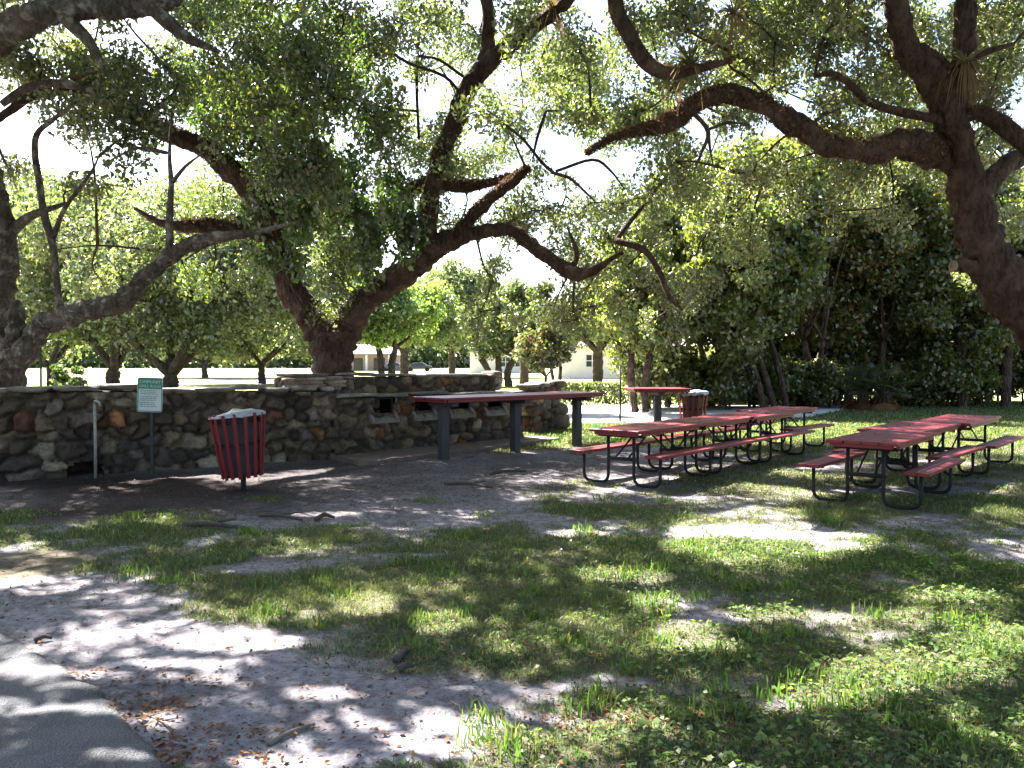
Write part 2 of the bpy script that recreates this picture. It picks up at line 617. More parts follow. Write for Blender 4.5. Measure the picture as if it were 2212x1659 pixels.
# ------------------------------------------------------------------ ground: how grassy, sandy or dark the soil is
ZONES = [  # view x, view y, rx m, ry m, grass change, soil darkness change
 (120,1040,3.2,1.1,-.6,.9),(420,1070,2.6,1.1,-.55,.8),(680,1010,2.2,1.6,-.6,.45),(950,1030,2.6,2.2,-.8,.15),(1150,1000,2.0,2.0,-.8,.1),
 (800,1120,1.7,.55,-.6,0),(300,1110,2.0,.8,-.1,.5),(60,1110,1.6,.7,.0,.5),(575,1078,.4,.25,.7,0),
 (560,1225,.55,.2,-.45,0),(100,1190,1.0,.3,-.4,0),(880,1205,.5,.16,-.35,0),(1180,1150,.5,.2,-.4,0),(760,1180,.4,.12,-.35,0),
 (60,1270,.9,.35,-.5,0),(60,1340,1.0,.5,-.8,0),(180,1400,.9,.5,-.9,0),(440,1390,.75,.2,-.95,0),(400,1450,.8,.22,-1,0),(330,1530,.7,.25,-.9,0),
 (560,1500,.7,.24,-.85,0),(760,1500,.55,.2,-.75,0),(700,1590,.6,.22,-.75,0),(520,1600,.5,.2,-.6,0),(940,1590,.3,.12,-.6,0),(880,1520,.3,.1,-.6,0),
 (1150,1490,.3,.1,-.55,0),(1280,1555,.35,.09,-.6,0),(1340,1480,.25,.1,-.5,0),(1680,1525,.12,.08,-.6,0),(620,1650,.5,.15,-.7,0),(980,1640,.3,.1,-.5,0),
 (1600,1155,1.1,.35,-.5,0),(1850,1180,.5,.15,-.3,0),(1460,1385,.3,.1,-.3,0),  # first entry bares pale sand, putting sun patch brightness into the ground colour
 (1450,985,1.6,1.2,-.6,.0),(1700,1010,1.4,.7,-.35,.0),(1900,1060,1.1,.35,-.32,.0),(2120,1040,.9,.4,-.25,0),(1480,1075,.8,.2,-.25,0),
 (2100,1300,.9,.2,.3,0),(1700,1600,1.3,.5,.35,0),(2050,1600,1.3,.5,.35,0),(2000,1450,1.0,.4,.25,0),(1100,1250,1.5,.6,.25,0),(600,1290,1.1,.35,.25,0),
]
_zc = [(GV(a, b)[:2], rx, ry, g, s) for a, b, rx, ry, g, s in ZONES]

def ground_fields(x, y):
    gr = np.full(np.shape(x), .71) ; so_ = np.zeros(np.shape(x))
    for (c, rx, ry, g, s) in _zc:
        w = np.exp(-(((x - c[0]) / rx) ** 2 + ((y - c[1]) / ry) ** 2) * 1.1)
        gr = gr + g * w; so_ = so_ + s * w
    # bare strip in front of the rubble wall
    gr = np.where((x < -2) & (y > 9.6), gr - .25, gr)
    far = sstep(15, 18, y)
    gr = gr + far * .3
    n = fbm(x * 1.3, y * 1.3, 1, 5) - .5
    n2 = fbm(x * 5, y * 5, 2, 3) - .5
    gr = gr + n * 1.25 + n2 * .55
    return np.clip(gr, 0, 1.2), np.clip(so_, 0, 1)

def axis_grid(segs):
    out = []
    for a, b, d in segs:
        out.append(np.arange(a, b, d))
    out.append([segs[-1][1]])
    return np.concatenate(out)

gx = axis_grid([(-900,-200,100),(-200,-60,20),(-60,-16,4),(-16,-8,.4),(-8,11,.09),(11,20,.4),(20,60,4),(60,200,20),(200,900,100)])
gy = axis_grid([(-60,-10,8),(-10,2,.8),(2,13,.08),(13,24,.25),(24,60,1.5),(60,200,10),(200,1200,80)])
XX, YY = np.meshgrid(gx, gy)
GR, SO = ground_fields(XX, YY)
near = sstep(30, 12, YY) * sstep(-30, -14, XX) * sstep(40, 20, XX)

def ground_z(x, y):
    return ((fbm(x * .9, y * .9, 8, 3) - .5) * .05 + (fbm(x * 6, y * 6, 9, 2) - .5) * .034 + (fbm(x * 14, y * 14, 19, 2) - .5) * .012) * sstep(40, 20, y)

ZZ = ground_z(XX, YY)
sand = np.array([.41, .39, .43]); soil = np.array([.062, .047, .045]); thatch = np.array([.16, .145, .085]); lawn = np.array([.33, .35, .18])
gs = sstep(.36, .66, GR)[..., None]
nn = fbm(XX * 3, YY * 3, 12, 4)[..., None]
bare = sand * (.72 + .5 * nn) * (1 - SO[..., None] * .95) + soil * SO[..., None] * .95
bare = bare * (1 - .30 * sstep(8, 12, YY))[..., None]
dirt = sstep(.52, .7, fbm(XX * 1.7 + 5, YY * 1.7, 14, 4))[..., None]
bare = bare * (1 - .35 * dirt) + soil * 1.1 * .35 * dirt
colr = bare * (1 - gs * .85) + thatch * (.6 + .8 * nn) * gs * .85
farw = sstep(20, 34, YY)[..., None]
colr = colr * (1 - farw) + lawn * (.75 + .5 * fbm(XX * .15, YY * .15, 4, 4))[..., None] * farw
nyv, nxv = XX.shape
idx = np.arange(nyv * nxv).reshape(nyv, nxv)
gf = np.stack([idx[:-1, :-1], idx[:-1, 1:], idx[1:, 1:], idx[1:, :-1]], -1).reshape(-1, 4)

def mat_ground():
    m, nt, b = new_mat("lawn_soil")
    at = N(nt, "ShaderNodeAttribute", attribute_name="tint")
    v = coords(nt)
    n = noise(nt, 16, 9, .75, v)
    n2 = noise(nt, 70, 4, .7, v)
    n3 = noise(nt, 4.5, 6, .7, v)
    c = mixcol(nt, at.outputs["Color"], (.45, .41, .40), ramp(nt, n, .42, .66), 'MULTIPLY')
    c = mixcol(nt, c, (.42, .35, .32), ramp(nt, n2, .55, .70), 'MULTIPLY')
    c = mixcol(nt, c, (.74, .70, .69), ramp(nt, n3, .48, .62), 'MULTIPLY')
    nt.links.new(c, b.inputs["Base Color"])
    b.inputs["Roughness"].default_value = .95
    b.inputs["Specular IOR Level"].default_value = .1
    bump(nt, b, n, .9, .05)
    return m
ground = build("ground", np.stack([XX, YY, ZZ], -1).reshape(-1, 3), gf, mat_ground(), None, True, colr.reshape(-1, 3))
tag(ground, kind='structure')

# asphalt path in the near corner, a worn edge against the sand
edge = [(-60,1330),(60,1395),(120,1436),(165,1462),(215,1500),(262,1545),(300,1580),(330,1612),(356,1650),(400,1720),(470,1850)]
ep = catmull([GV(a, b) for a, b in edge], 14)
ep[:, 0] += (vnoise(ep[:, 1] * 6, ep[:, 0] * 6, 4) - .5) * .07
ep[:, 1] += (vnoise(ep[:, 1] * 15, ep[:, 0] * 15, 6) - .5) * .03
k = len(ep)
cen = np.array([-7.0, 1.0, 0])
rings = []
for t, zz in ((0, -.03), (.006, .008), (.03, .026), (.08, .032), (.15, .035), (.3, .036), (.5, .036), (.75, .03), (1.0, .03)):
    q = ep * (1 - t) + (ep + np.array([-9, -3.5, 0])) * t if t > .1 else ep + np.array([-1.0, -.45, 0]) * t * 1.6
    q = q.copy(); q[:, 2] = zz + (ground_z(q[:, 0], q[:, 1]) * .6 if zz > 0 else 0)
    rings.append(q)
pv = np.concatenate(rings)
pf = [[i * k + j, i * k + j + 1, (i + 1) * k + j + 1, (i + 1) * k + j] for i in range(len(rings) - 1) for j in range(k - 1)]
def mat_asphalt():
    m, nt, b = new_mat("old_asphalt")
    v = coords(nt)
    n = noise(nt, 120, 3, .8, v); n2 = noise(nt, 2.5, 6, .65, v)
    vo = N(nt, "ShaderNodeTexVoronoi"); vo.inputs["Scale"].default_value = 95; nt.links.new(v, vo.inputs["Vector"])
    c = mixcol(nt, (.145, .145, .158), (.075, .075, .085), ramp(nt, n, .38, .62))
    c = mixcol(nt, c, (.62, .6, .6), ramp(nt, n2, .42, .7), 'MULTIPLY')
    nt.links.new(c, b.inputs["Base Color"]); b.inputs["Roughness"].default_value = .85
    vc = N(nt, "ShaderNodeTexVoronoi", feature='DISTANCE_TO_EDGE'); vc.inputs["Scale"].default_value = 1.6
    nt.links.new(v, vc.inputs["Vector"])
    bump(nt, b, vo.outputs["Distance"], .8, .012)
    return m
tag(build("asphalt_path", pv, pf, mat_asphalt(), None, True), kind='structure')

# pale road beyond the tables
rl = [(0.4, 23.0), (3, 22.9), (6, 23.2), (8.5, 25.0), (10.5, 27.8), (12.5, 30.6)]
rh = [(0.4, 31.3), (3, 31.25), (6, 31.2), (8.5, 31.1), (10.5, 31.05), (12.5, 31.0)]
a = catmull([(x, y, .055) for x, y in rl], 8); b_ = catmull([(x, y, .055) for x, y in rh], 8)
rv = np.concatenate([a - [0, .05, .12], a, b_, b_ - [0, -.05, .12]]); kk = len(a)
rf = [[i * kk + j, i * kk + j + 1, (i + 1) * kk + j + 1, (i + 1) * kk + j] for i in range(3) for j in range(kk - 1)]
tag(build("road", rv, rf, mat_simple("pale_road", (.50, .48, .46), (.40, .385, .37), 2, .9, bmp=.2), None, True), kind='structure')

# ------------------------------------------------------------------ grass blades, weeds and dead leaves
def blade_mesh(pos, h, w, tint, rng, lean=.45):
    n = len(pos)
    th = rng.uniform(0, 2 * np.pi, n)
    d = np.stack([np.cos(th), np.sin(th), np.zeros(n)], 1)
    ph = rng.uniform(0, 2 * np.pi, n)
    s = np.stack([np.cos(ph), np.sin(ph), np.zeros(n)], 1) * (w * .5)[:, None]
    ln = np.abs(rng.normal(0, lean, n))[:, None]
    hh = h[:, None]
    mid = pos + np.array([0, 0, 1.0]) * hh * .6 + d * hh * ln * .35
    tip = pos + np.array([0, 0, 1.0]) * hh * (1 - .25 * np.minimum(ln, 1)) + d * hh * ln * 1.0
    v = np.stack([pos - s, pos + s, mid + s * .8, mid - s * .8, tip], 1).reshape(-1, 3)
    o = np.arange(n)[:, None] * 5
    quad = np.concatenate([o + np.array([[0, 1, 2, 3]])], 0)
    tri = np.concatenate([o + np.array([[3, 2, 4, 4]])], 0)
    return v, quad, tri[:, :3], np.repeat(tint, 5, 0)

def asphalt_inside(x, y):
    # left of the worn edge
    xe = np.interp(y, ep[::-1, 1] if ep[0, 1] > ep[-1, 1] else ep[:, 1], ep[::-1, 0] if ep[0, 1] > ep[-1, 1] else ep[:, 0])
    return x < xe + .02

def sample_grass(n, x0, x1, y0, y1, rng, thr=.40):
    x = rng.uniform(x0, x1, n); y = rng.uniform(y0, y1, n)
    wedge = np.abs(x) < y * .68 + 1.2
    x, y = x[wedge], y[wedge]
    g, s = ground_fields(x, y)
    keep = (rng.random(len(x)) < sstep(thr - .22, thr + .42, g)) & ~((y < 7.5) & asphalt_inside(x, y)) & ~((y > 22.8) & (x > .2) & (y > np.interp(x, [3, 6, 8.5, 10.5, 12.5, 14], [22.8, 23.1, 24.9, 27.7, 30.5, 40])))
    return x[keep], y[keep], g[keep]

GV_, GQ, GT, GC = [], [], [], []
gn = 0
def add_blades(v, q, t, c):
    global gn
    GV_.append(v); GQ.append(q + gn); GT.append(t + gn); GC.append(c); gn += len(v)
r = np.random.default_rng(21)
for (n, x0, x1, y0, y1, h0, w0) in ((230000, -5.5, 6.5, 2.6, 6.2, .042, .0055), (180000, -8, 9, 6.2, 10.5, .05, .008), (80000, -6, 13, 10.5, 17, .055, .012), (60000, -2, 20, 17, 22.6, .07, .02), (60000, 4, 28, 22, 35, .09, .03)):
    x, y, g = sample_grass(n, x0, x1, y0, y1, r)
    z = ground_z(x, y)
    pos = np.stack([x, y, z - .004], 1)
    tuft = fbm(x * 2.2, y * 2.2, 33, 3)
    h = h0 * r.uniform(.5, 1.5, len(x)) * (.55 + 1.1 * np.clip(g, 0, 1)) * (.5 + 1.1 * tuft)
    w = w0 * r.uniform(.7, 1.3, len(x))
    c = tints(len(x), (.092, .134, .060), r, .34, (.25, .20, .12), .17)
    dry = fbm(x * .9, y * .9, 41, 3)[:, None]
    c = c * (1 - .5 * sstep(.5, .75, dry)) + np.array([.17, .17, .085]) * .5 * sstep(.5, .75, dry)
    add_blades(*blade_mesh(pos, h * .54, w, c, r, 1.15))
# tall tufts
tp = [(1290,1500),(1250,1540),(1060,1600),(1040,1560),(1745,1530),(1830,1490),(1580,1555),(1440,1235),(1620,1270),(1000,1330),(900,1400),(1150,1340),(1410,1330),(1900,1330),(1700,1270),(560,1330),
      (160,1215),(1230,1400),(1560,1420),(1960,1240),(2050,1350),(1480,1120),(1310,1080),(1880,1110),(1760,1110),(2120,1230),(740,1290),(380,1260),(1640,1380),(1350,1450),(950,1250),(1500,1180)]
for (a, b) in tp + [(r.uniform(200, 2200), r.uniform(1080, 1640)) for _ in range(70)]:
    c0 = GV(a, b)
    g_, _s = ground_fields(np.array([c0[0]]), np.array([c0[1]]))
    if g_[0] < .3 and (a, b) not in tp: continue
    if c0[1] < 7.5 and asphalt_inside(c0[0] - .15, c0[1]): continue
    m_ = 46
    pos = c0 + np.stack([r.normal(0, .07, m_), r.normal(0, .06, m_), np.zeros(m_)], 1)
    pos[:, 2] = ground_z(pos[:, 0], pos[:, 1]) - .005
    sc_ = min(1.0, c0[1] / 6)
    add_blades(*blade_mesh(pos, r.uniform(.04, .12, m_), np.full(m_, .006 + .0006 * c0[1]), tints(m_, (.10, .16, .045), r, .25, (.19, .17, .07), .12), r, .5))
gm_v = np.concatenate(GV_); gm_q = np.concatenate(GQ); gm_t = np.concatenate(GT); gm_c = np.concatenate(GC)
me = bpy.data.meshes.new("grass")
me.vertices.add(len(gm_v)); me.vertices.foreach_set("co", gm_v.astype(np.float32).ravel())
nl = gm_q.size + gm_t.size
me.loops.add(nl)
me.loops.foreach_set("vertex_index", np.concatenate([gm_q.ravel(), gm_t.ravel()]).astype(np.int32))
me.polygons.add(len(gm_q) + len(gm_t))
me.polygons.foreach_set("loop_start", np.concatenate([np.arange(len(gm_q)) * 4, gm_q.size + np.arange(len(gm_t)) * 3]).astype(np.int32))
me.update(calc_edges=True)
at = me.attributes.new("tint", 'FLOAT_COLOR', 'POINT')
cc = np.ones((len(gm_v), 4), np.float32); cc[:, :3] = gm_c
at.data.foreach_set("color", cc.ravel())
me.materials.append(M['grass'])
go = bpy.data.objects.new("grass", me); COL.objects.link(go)
tag(go, "patchy green grass with dry blades growing through the sand", "grass", kind='stuff')

# low broad leaved weeds
x, y, g = sample_grass(60000, -3, 6, 2.6, 8.5, r, .62)
kx = r.random(len(x)) < sstep(-1.0, 2.2, x - (y - 5) * .35)
x, y = x[kx], y[kx]
pos = np.stack([x, y, ground_z(x, y) + r.uniform(.01, .05, len(x))], 1)
v, f, tt = leaf_mesh(pos, .035, tints(len(x), (.11, .16, .055), r, .3, (.12, .09, .045), .06), r, 0, .75, .75)
tag(build("weeds", v, f, M['grass'], None, False, tt), "low broad leaved weeds spreading through the near grass", "weeds", kind='stuff')

# fallen leaves and bark bits
LP = []
def litter(n, vx, vy, rx, ry):
    c = GV(vx, vy)
    LP.append(np.stack([r.normal(c[0], rx, n), r.normal(c[1], ry, n), np.zeros(n)], 1))
for i in range(0, 11):
    e = edge[min(i, len(edge) - 1)]
    litter(40 if 3 <= i <= 8 else 8, e[0] + 24, e[1] + 4, .09, .08)
litter(50, 470, 1600, .22, .1); litter(50, 560, 1580, .2, .08); litter(60, 420, 1640, .2, .06); litter(100, 330, 1530, .12, .06); litter(80, 400, 1475, .2, .06)
litter(50, 640, 1655, .4, .08); litter(300, 1500, 1640, 1.2, .25); litter(700, 1000, 1450, 1.2, .5); litter(900, 300, 1075, 2.5, .9); litter(900, 750, 1020, 2.6, 1.2)
litter(160, 1600, 1200, 1.8, .7); litter(700, 1250, 1010, 2.4, 1.4); litter(500, 140, 1250, 1.2, .5); litter(300, 1430, 1560, .3, .06); litter(300, 2000, 1610, .9, .3)
lp = np.concatenate(LP); lp[:, 2] = ground_z(lp[:, 0], lp[:, 1]) + r.uniform(.004, .02, len(lp))
v, f, tt = leaf_mesh(lp, .032, tints(len(lp), (.17, .085, .045), r, .45, (.20, .13, .08), .3), r, 0, .5, .8)
tag(build("fallen_leaves", v, f, M['litter'], None, False, tt), "brown fallen oak leaves strewn along the path edge and on the sand", "leaves", kind='stuff')
LP = []
for _ in range(1): LP.append(np.stack([r.uniform(-8, 8, 9000), 3 + 13 * r.random(9000) ** 1.2, np.zeros(9000)], 1)); LP.append(np.stack([r.uniform(-9, 0, 6000), r.uniform(7.5, 13, 6000), np.zeros(6000)], 1))
lp = np.concatenate(LP); lp[:, 2] = ground_z(lp[:, 0], lp[:, 1]) + .006
v, f, tt = leaf_mesh(lp, .024, tints(len(lp), (.10, .07, .05), r, .5, (.14, .11, .08), .1), r, 0, .5, .85)
tag(build("leaf_debris", v, f, M['litter'], None, False, tt), "small crumbs of bark and leaf scattered over the bare ground", "debris", kind='stuff')

# ------------------------------------------------------------------ rubble masonry
STONES = np.array([(.17,.14,.12),(.13,.115,.11),(.20,.17,.14),(.145,.13,.135),(.23,.195,.155),(.105,.09,.085),(.27,.225,.185),(.18,.15,.15),(.30,.155,.08),(.20,.105,.075),(.36,.33,.29)])
STP = np.array([14,13,13,11,9,9,6,9,1.6,2.4,3.5]); STP = STP / STP.sum()

def loop_points(poly, ds):
    """resample a closed polygon (counter-clockwise) -> points, outward normals, s"""
    poly = np.array(poly, float)
    out = []; nr = []; ss = []; s = 0
    for i in range(len(poly)):
        a, b = poly[i], poly[(i + 1) % len(poly)]
        L = np.linalg.norm(b - a); m = max(1, int(round(L / ds)))
        n = np.array([(b - a)[1], -(b - a)[0]]) / L
        for k in range(m):
            out.append(a + (b - a) * k / m); nr.append(n); ss.append(s + L * k / m)
        s += L
    nr = np.array(nr)
    sm = (np.roll(nr, 1, 0) + nr + np.roll(nr, -1, 0) ); sm /= np.linalg.norm(sm, axis=1)[:, None]
    return np.array(out), sm, np.array(ss), s

def rubble(name, poly, z0, ztop, size, parent, seed, openings=(), depth=.07, ds=.026, top=True, both=None):
    """masonry body on a closed footprint; openings = (s0,s1,z0,z1) measured along the footprint from its first corner"""
    rg = np.random.default_rng(seed)
    pts, nr, ss, Lt = loop_points(poly, ds)
    n = len(pts)
    H = max(ztop(p) for p in pts) - z0
    nz = int(H / ds) + 1
    tz = np.linspace(0, 1, nz)
    S = np.repeat(ss[:, None], nz, 1)
    Hh = np.array([ztop(p) for p in pts]) - z0
    Z = z0 + Hh[:, None] * tz[None, :]
    Sw = S + (fbm(S * 4, Z * 4, seed, 3) - .5) * .22
    Zw = Z + (fbm(S * 4 + 9, Z * 4 + 3, seed + 2, 3) - .5) * .19
    # stones: loose courses with jitter
    C = []
    z = z0 - size * .2
    while z < z0 + H + size:
        hrow = size * rg.uniform(.55, .95)
        s = -size + rg.uniform(0, size)
        while s < Lt + size:
            w = size * rg.uniform(.55, 1.55)
            C.append((s + w / 2, z + hrow / 2 + rg.normal(0, hrow * .22), w, hrow * rg.uniform(.75, 1.2), rg.normal(0, .3)))
            s += w
        z += hrow
    C = np.array(C)
    f1 = np.full(S.shape, 9.0); f2 = np.full(S.shape, 9.0); ci = np.zeros(S.shape, int)
    for k, (cs, cz, w, h, a) in enumerate(C):
        win = (np.abs(ss - cs) < w * 1.6 + .3)
        if not win.any(): continue
        dx = Sw[win] - cs; dz = Zw[win] - cz
        u = (dx * math.cos(a) + dz * math.sin(a)) / (w * .5); v = (-dx * math.sin(a) + dz * math.cos(a)) / (h * .5)
        d = (np.abs(u) ** 2.4 + np.abs(v) ** 2.4) ** (1 / 2.4)
        o1 = f1[win]; o2 = f2[win]; oc = ci[win]
        b = d < o1
        f2[win] = np.where(b, o1, np.minimum(o2, d)); f1[win] = np.where(b, d, o1); ci[win] = np.where(b, k, oc)
    e = f2 - f1
    prof = sstep(-.02, .80, e) ** .8
    rk = rg.uniform(.55, 1.35, len(C))
    disp = depth * prof * rk[ci] + (fbm(S * 14, Z * 14, seed + 4, 4) - .5) * .034 * (prof + .2) - depth * .3
    cidx = rg.choice(len(STONES), len(C), p=STP)
    sc = STONES[cidx] * np.exp(rg.normal(0, .36, len(C)))[:, None] * np.array([.84, .77, .69])
    mortar = np.array([.062, .052, .044])
    col = sc[ci]
    mw = sstep(.16, .0, e)[..., None]
    vein = sstep(.5, .7, fbm(S * 9 + ci * 3.3, Z * 9, seed + 7, 4))[..., None]
    col = col * (1 - .3 * vein)
    col = col * (1 - mw) + mortar * mw
    XYZ = np.concatenate([pts[:, None, :] + nr[:, None, :] * disp[..., None], Z[..., None]], -1)
    id_ = np.arange(n * nz).reshape(n, nz)
    nx = np.roll(id_, -1, 0)
    q = np.stack([id_[:, :-1], nx[:, :-1], nx[:, 1:], id_[:, 1:]], -1)
    keep = np.ones(q.shape[:2], bool)
    sc_ = S[:, :-1] + ds / 2; zc = (Z[:, :-1] + Z[:, 1:]) / 2
    for (s0, s1, a0, a1) in openings:
        keep &= ~((sc_ > s0) & (sc_ < s1) & (zc > a0) & (zc < a1))
    q = q[keep]
    faces = q
    o = build(name, XYZ.reshape(-1, 3), faces.reshape(-1, 4), M['stone'], parent, True, col.reshape(-1, 3))
    if top:
        tv = np.column_stack([pts - nr * .01, Z[:, -1] - .025])
        build("mortar_top", tv, [list(range(n))], M['mortar'], parent)
    return o

def coping(name, line, width, z, parent, seed, lmin=.3, lmax=.65, th=.075, mat=None, bump_=.03):
    """flat irregular capstones laid along a line"""
    rg = np.random.default_rng(seed)
    vs, fs, cs = [], [], []; n0 = 0
    line = np.array(line, float)
    for i in range(len(line) - 1):
        a, b = line[i], line[i + 1]
        L = np.linalg.norm(b - a); d = (b - a) / L; ang = math.atan2(d[1], d[0])
        s = 0
        while s < L - .08:
            l = min(rg.uniform(lmin, lmax), L - s)
            c = a + d * (s + l / 2)
            zz = z(c) + rg.normal(0, .018)
            t = th * rg.uniform(.8, 1.3)
            v, f = rock((c[0] + rg.normal(0, .02), c[1] + rg.normal(0, .02), zz + t * .45), (l * 1.06, width * rg.uniform(.92, 1.12), t), ang + rg.normal(0, .04), int(rg.integers(1, 90)), .32, 20, 7, .13)
            vs.append(v); fs += [[k + n0 for k in q] for q in f]; n0 += len(v)
            base = np.array([(.30, .28, .25), (.24, .21, .19), (.34, .31, .28), (.27, .22, .19)][rg.integers(0, 4)]) * rg.uniform(.8, 1.15)
            cs.append(np.tile(base, (len(v), 1)))
            s += l
    return build(name, np.concatenate(vs), fs, mat or M['stone'], parent, True, np.concatenate(cs))

# --- low rubble wall on the left
A0 = G(-80, 481); A1 = G(54, 478); A2 = G(152, 469.5); A3 = G(332, 459.5)
wl = np.array([A0[:2], A1[:2], A2[:2], A3[:2]])
def offs(line, d):
    line = np.array(line, float); out = []
    for i in range(len(line)):
        t = line[min(i + 1, len(line) - 1)] - line[max(i - 1, 0)]; t /= np.linalg.norm(t)
        out.append(line[i] + np.array([-t[1], t[0]]) * d)
    return np.array(out)
back = offs(wl, .5)
lowz = lambda p: 1.235 - .085 * np.clip((p[0] + 7) / 4.2, 0, 1)
lw = thing("stone_wall", "low dark rubble stone wall with flat capstones behind the green sign", "wall", (*A2[:2], 0))
_sA = lambda px: float(np.interp(G(px, 477)[0], wl[:, 0], np.concatenate([[0], np.cumsum(np.linalg.norm(np.diff(wl, axis=0), axis=1))])))
rubble("masonry", list(wl) + list(back[::-1]), -.05, lowz, .27, lw, 5, [(_sA(66), _sA(90), -.1, .15), (_sA(70), _sA(86), .1, .20)], depth=.13)
coping("capstone", (wl + back) / 2, .60, lowz, lw, 3, .25, .7, .075)

# --- barbecue with four fireboxes
B0 = np.array(G(333, 459.3)[:2]); B1 = np.array(G(522, 440.3)[:2])
bd = (B1 - B0) / np.linalg.norm(B1 - B0); bn = np.array([-bd[1], bd[0]])   # bn points away from the camera
BL = np.linalg.norm(B1 - B0)
def bq(s, t, z=None):
    p = B0 + bd * s + bn * t
    return p if z is None else np.array([p[0], p[1], z])
def s_at(px):
    d = ray(px, 400)[:2]
    A = np.array([[bd[0], -d[0]], [bd[1], -d[1]]])
    return np.linalg.solve(A, -B0)[0]
bbq = thing("barbecue", "long stone barbecue with four square fireboxes and a raised back wall", "barbecue", (*bq(BL / 2, 0), 0))
LEDGE = 1.03
boxes = [(370.5, 391.8), (413, 431.5), (449, 468.5), (484.5, 501.5)]
ops = []
for (a, b) in boxes:
    ops.append((s_at(a), s_at(b), .74, 1.02))
rubble("masonry", [bq(0.02, 0), bq(BL, 0), bq(BL, .55), bq(0.02, .55)], -.05, lambda p: LEDGE, .25, bbq, 15, ops, .10)
for (s0, s1, z0, z1) in ops:
    e = .03
    c = [(s0 - e, .04), (s1 + e, .04), (s1 + e, .5), (s0 - e, .5)]
    v = [bq(*c[i], z0 - e) for i in range(4)] + [bq(*c[i], z1 + .0) for i in range(4)]
    build("firebox", v, [[0, 1, 2, 3], [4, 7, 6, 5], [0, 4, 5, 1][::-1] if False else [1, 5, 6, 2], [2, 6, 7, 3], [3, 7, 4, 0]], M['soot'], bbq)
    g = MB()
    for kx in range(7):
        ss_ = s0 + (s1 - s0) * (kx + .5) / 7
        g.tube([bq(ss_, .06, z0 + .06), bq(ss_, .46, z0 + .06)], .008, 5)
    g.build("grate", M['steel'], bbq, False, True)
    # steel front frame round the opening
    fr = MB()
    ang = math.atan2(bd[1], bd[0]); R = rotz(ang)
    for (sa, sb, za, zb) in ((s0 - .005, s0 + .03, z0, z1), (s1 - .03, s1 + .005, z0, z1), (s0 + .025, s1 - .025, z1 - .03, z1)):
        c3 = bq((sa + sb) / 2, -.005, (za + zb) / 2)
        fr.box(c3, (sb - sa, .05, zb - za), R)
    fr.build("firebox_frame", M['steel'], bbq, False, True)
    # sloping concrete lip with two cheeks
    lp_ = MB()
    ww = s1 - s0
    v = [bq(s0 - .03, .05, z0), bq(s1 + .03, .05, z0), bq(s1 + .05, -.12, z0 - .12), bq(s0 - .05, -.12, z0 - .12),
         bq(s0 - .03, .05, z0 - .17), bq(s1 + .03, .05, z0 - .17), bq(s1 + .05, -.12, z0 - .17), bq(s0 - .05, -.12, z0 - .17)]
    lp_.add(v, [[0, 3, 2, 1], [3, 7, 6, 2], [0, 4, 7, 3], [1, 2, 6, 5], [4, 5, 6, 7]])
    for sa, o_ in ((s0 - .055, -1), (s1 + .015, 1)):
        v = [bq(sa, .03, z0 + .09), bq(sa + .05, .03, z0 + .09), bq(sa + .06, -.13, z0 - .09), bq(sa - .01, -.13, z0 - .09), bq(sa, .03, z0 - .16), bq(sa + .05, .03, z0 - .16), bq(sa + .06, -.13, z0 - .16), bq(sa - .01, -.13, z0 - .16)]
        lp_.add(v, [[0, 3, 2, 1], [3, 7, 6, 2], [0, 4, 7, 3], [1, 2, 6, 5], [4, 5, 6, 7]])
    lp_.build("lip", M['concrete'], bbq, False, True)
coping("ledge", [bq(.0, .2), bq(BL + .02, .2)], .56, lambda p: LEDGE - .01, bbq, 21, .45, 1.0, .055)
bz = lambda p: 1.40 - .05 * np.clip(((np.asarray(p)[:2] - B0) @ bd) / BL, 0, 1)
UL0, UL1 = s_at(287) , BL - .35
u0 = -.50
rubble("back_wall", [bq(u0, .42), bq(UL1, .42), bq(UL1, .92), bq(u0, .92)], -.05, bz, .22, bbq, 31, depth=.085)
coping("capstone", [bq(u0 - .05, .67), bq(UL1 + .04, .67)], .62, bz, bbq, 9, .35, .8, .055)
# layered flat stones stacked on the near end of the back wall
st = MB()
rgs = np.random.default_rng(4)
cs = []
for lev in range(4):
    for j in range(3):
        v, f = rock((*bq(u0 + .05 + j * .33 + rgs.normal(0, .04), .38 + rgs.normal(0, .02)), 1.20 + lev * .055), (.40, .26, .062), math.atan2(bd[1], bd[0]) + rgs.normal(0, .1), lev * 5 + j, .35, 16, 6)
        st.add(v, f, np.array([(.36, .30, .26), (.42, .37, .32), (.33, .21, .16)][(lev + j) % 3]))
st.build("layered_stone", M['stone'], bbq, True, True, tint=True)
# blocky stones at the far end of the back wall
st = MB()
for lev in range(3):
    v, f = rock((*bq(UL1 + .03, .60 + rgs.normal(0, .03)), LEDGE + .10 + lev * .13), (.26, .46, .15), math.atan2(bd[1], bd[0]), lev + 40, .3, 16, 7)
    st.add(v, f, np.array([(.42, .36, .31), (.40, .33, .28), (.30, .22, .18)][lev]))
st.build("end_stone", M['stone'], bbq, True, True, tint=True)

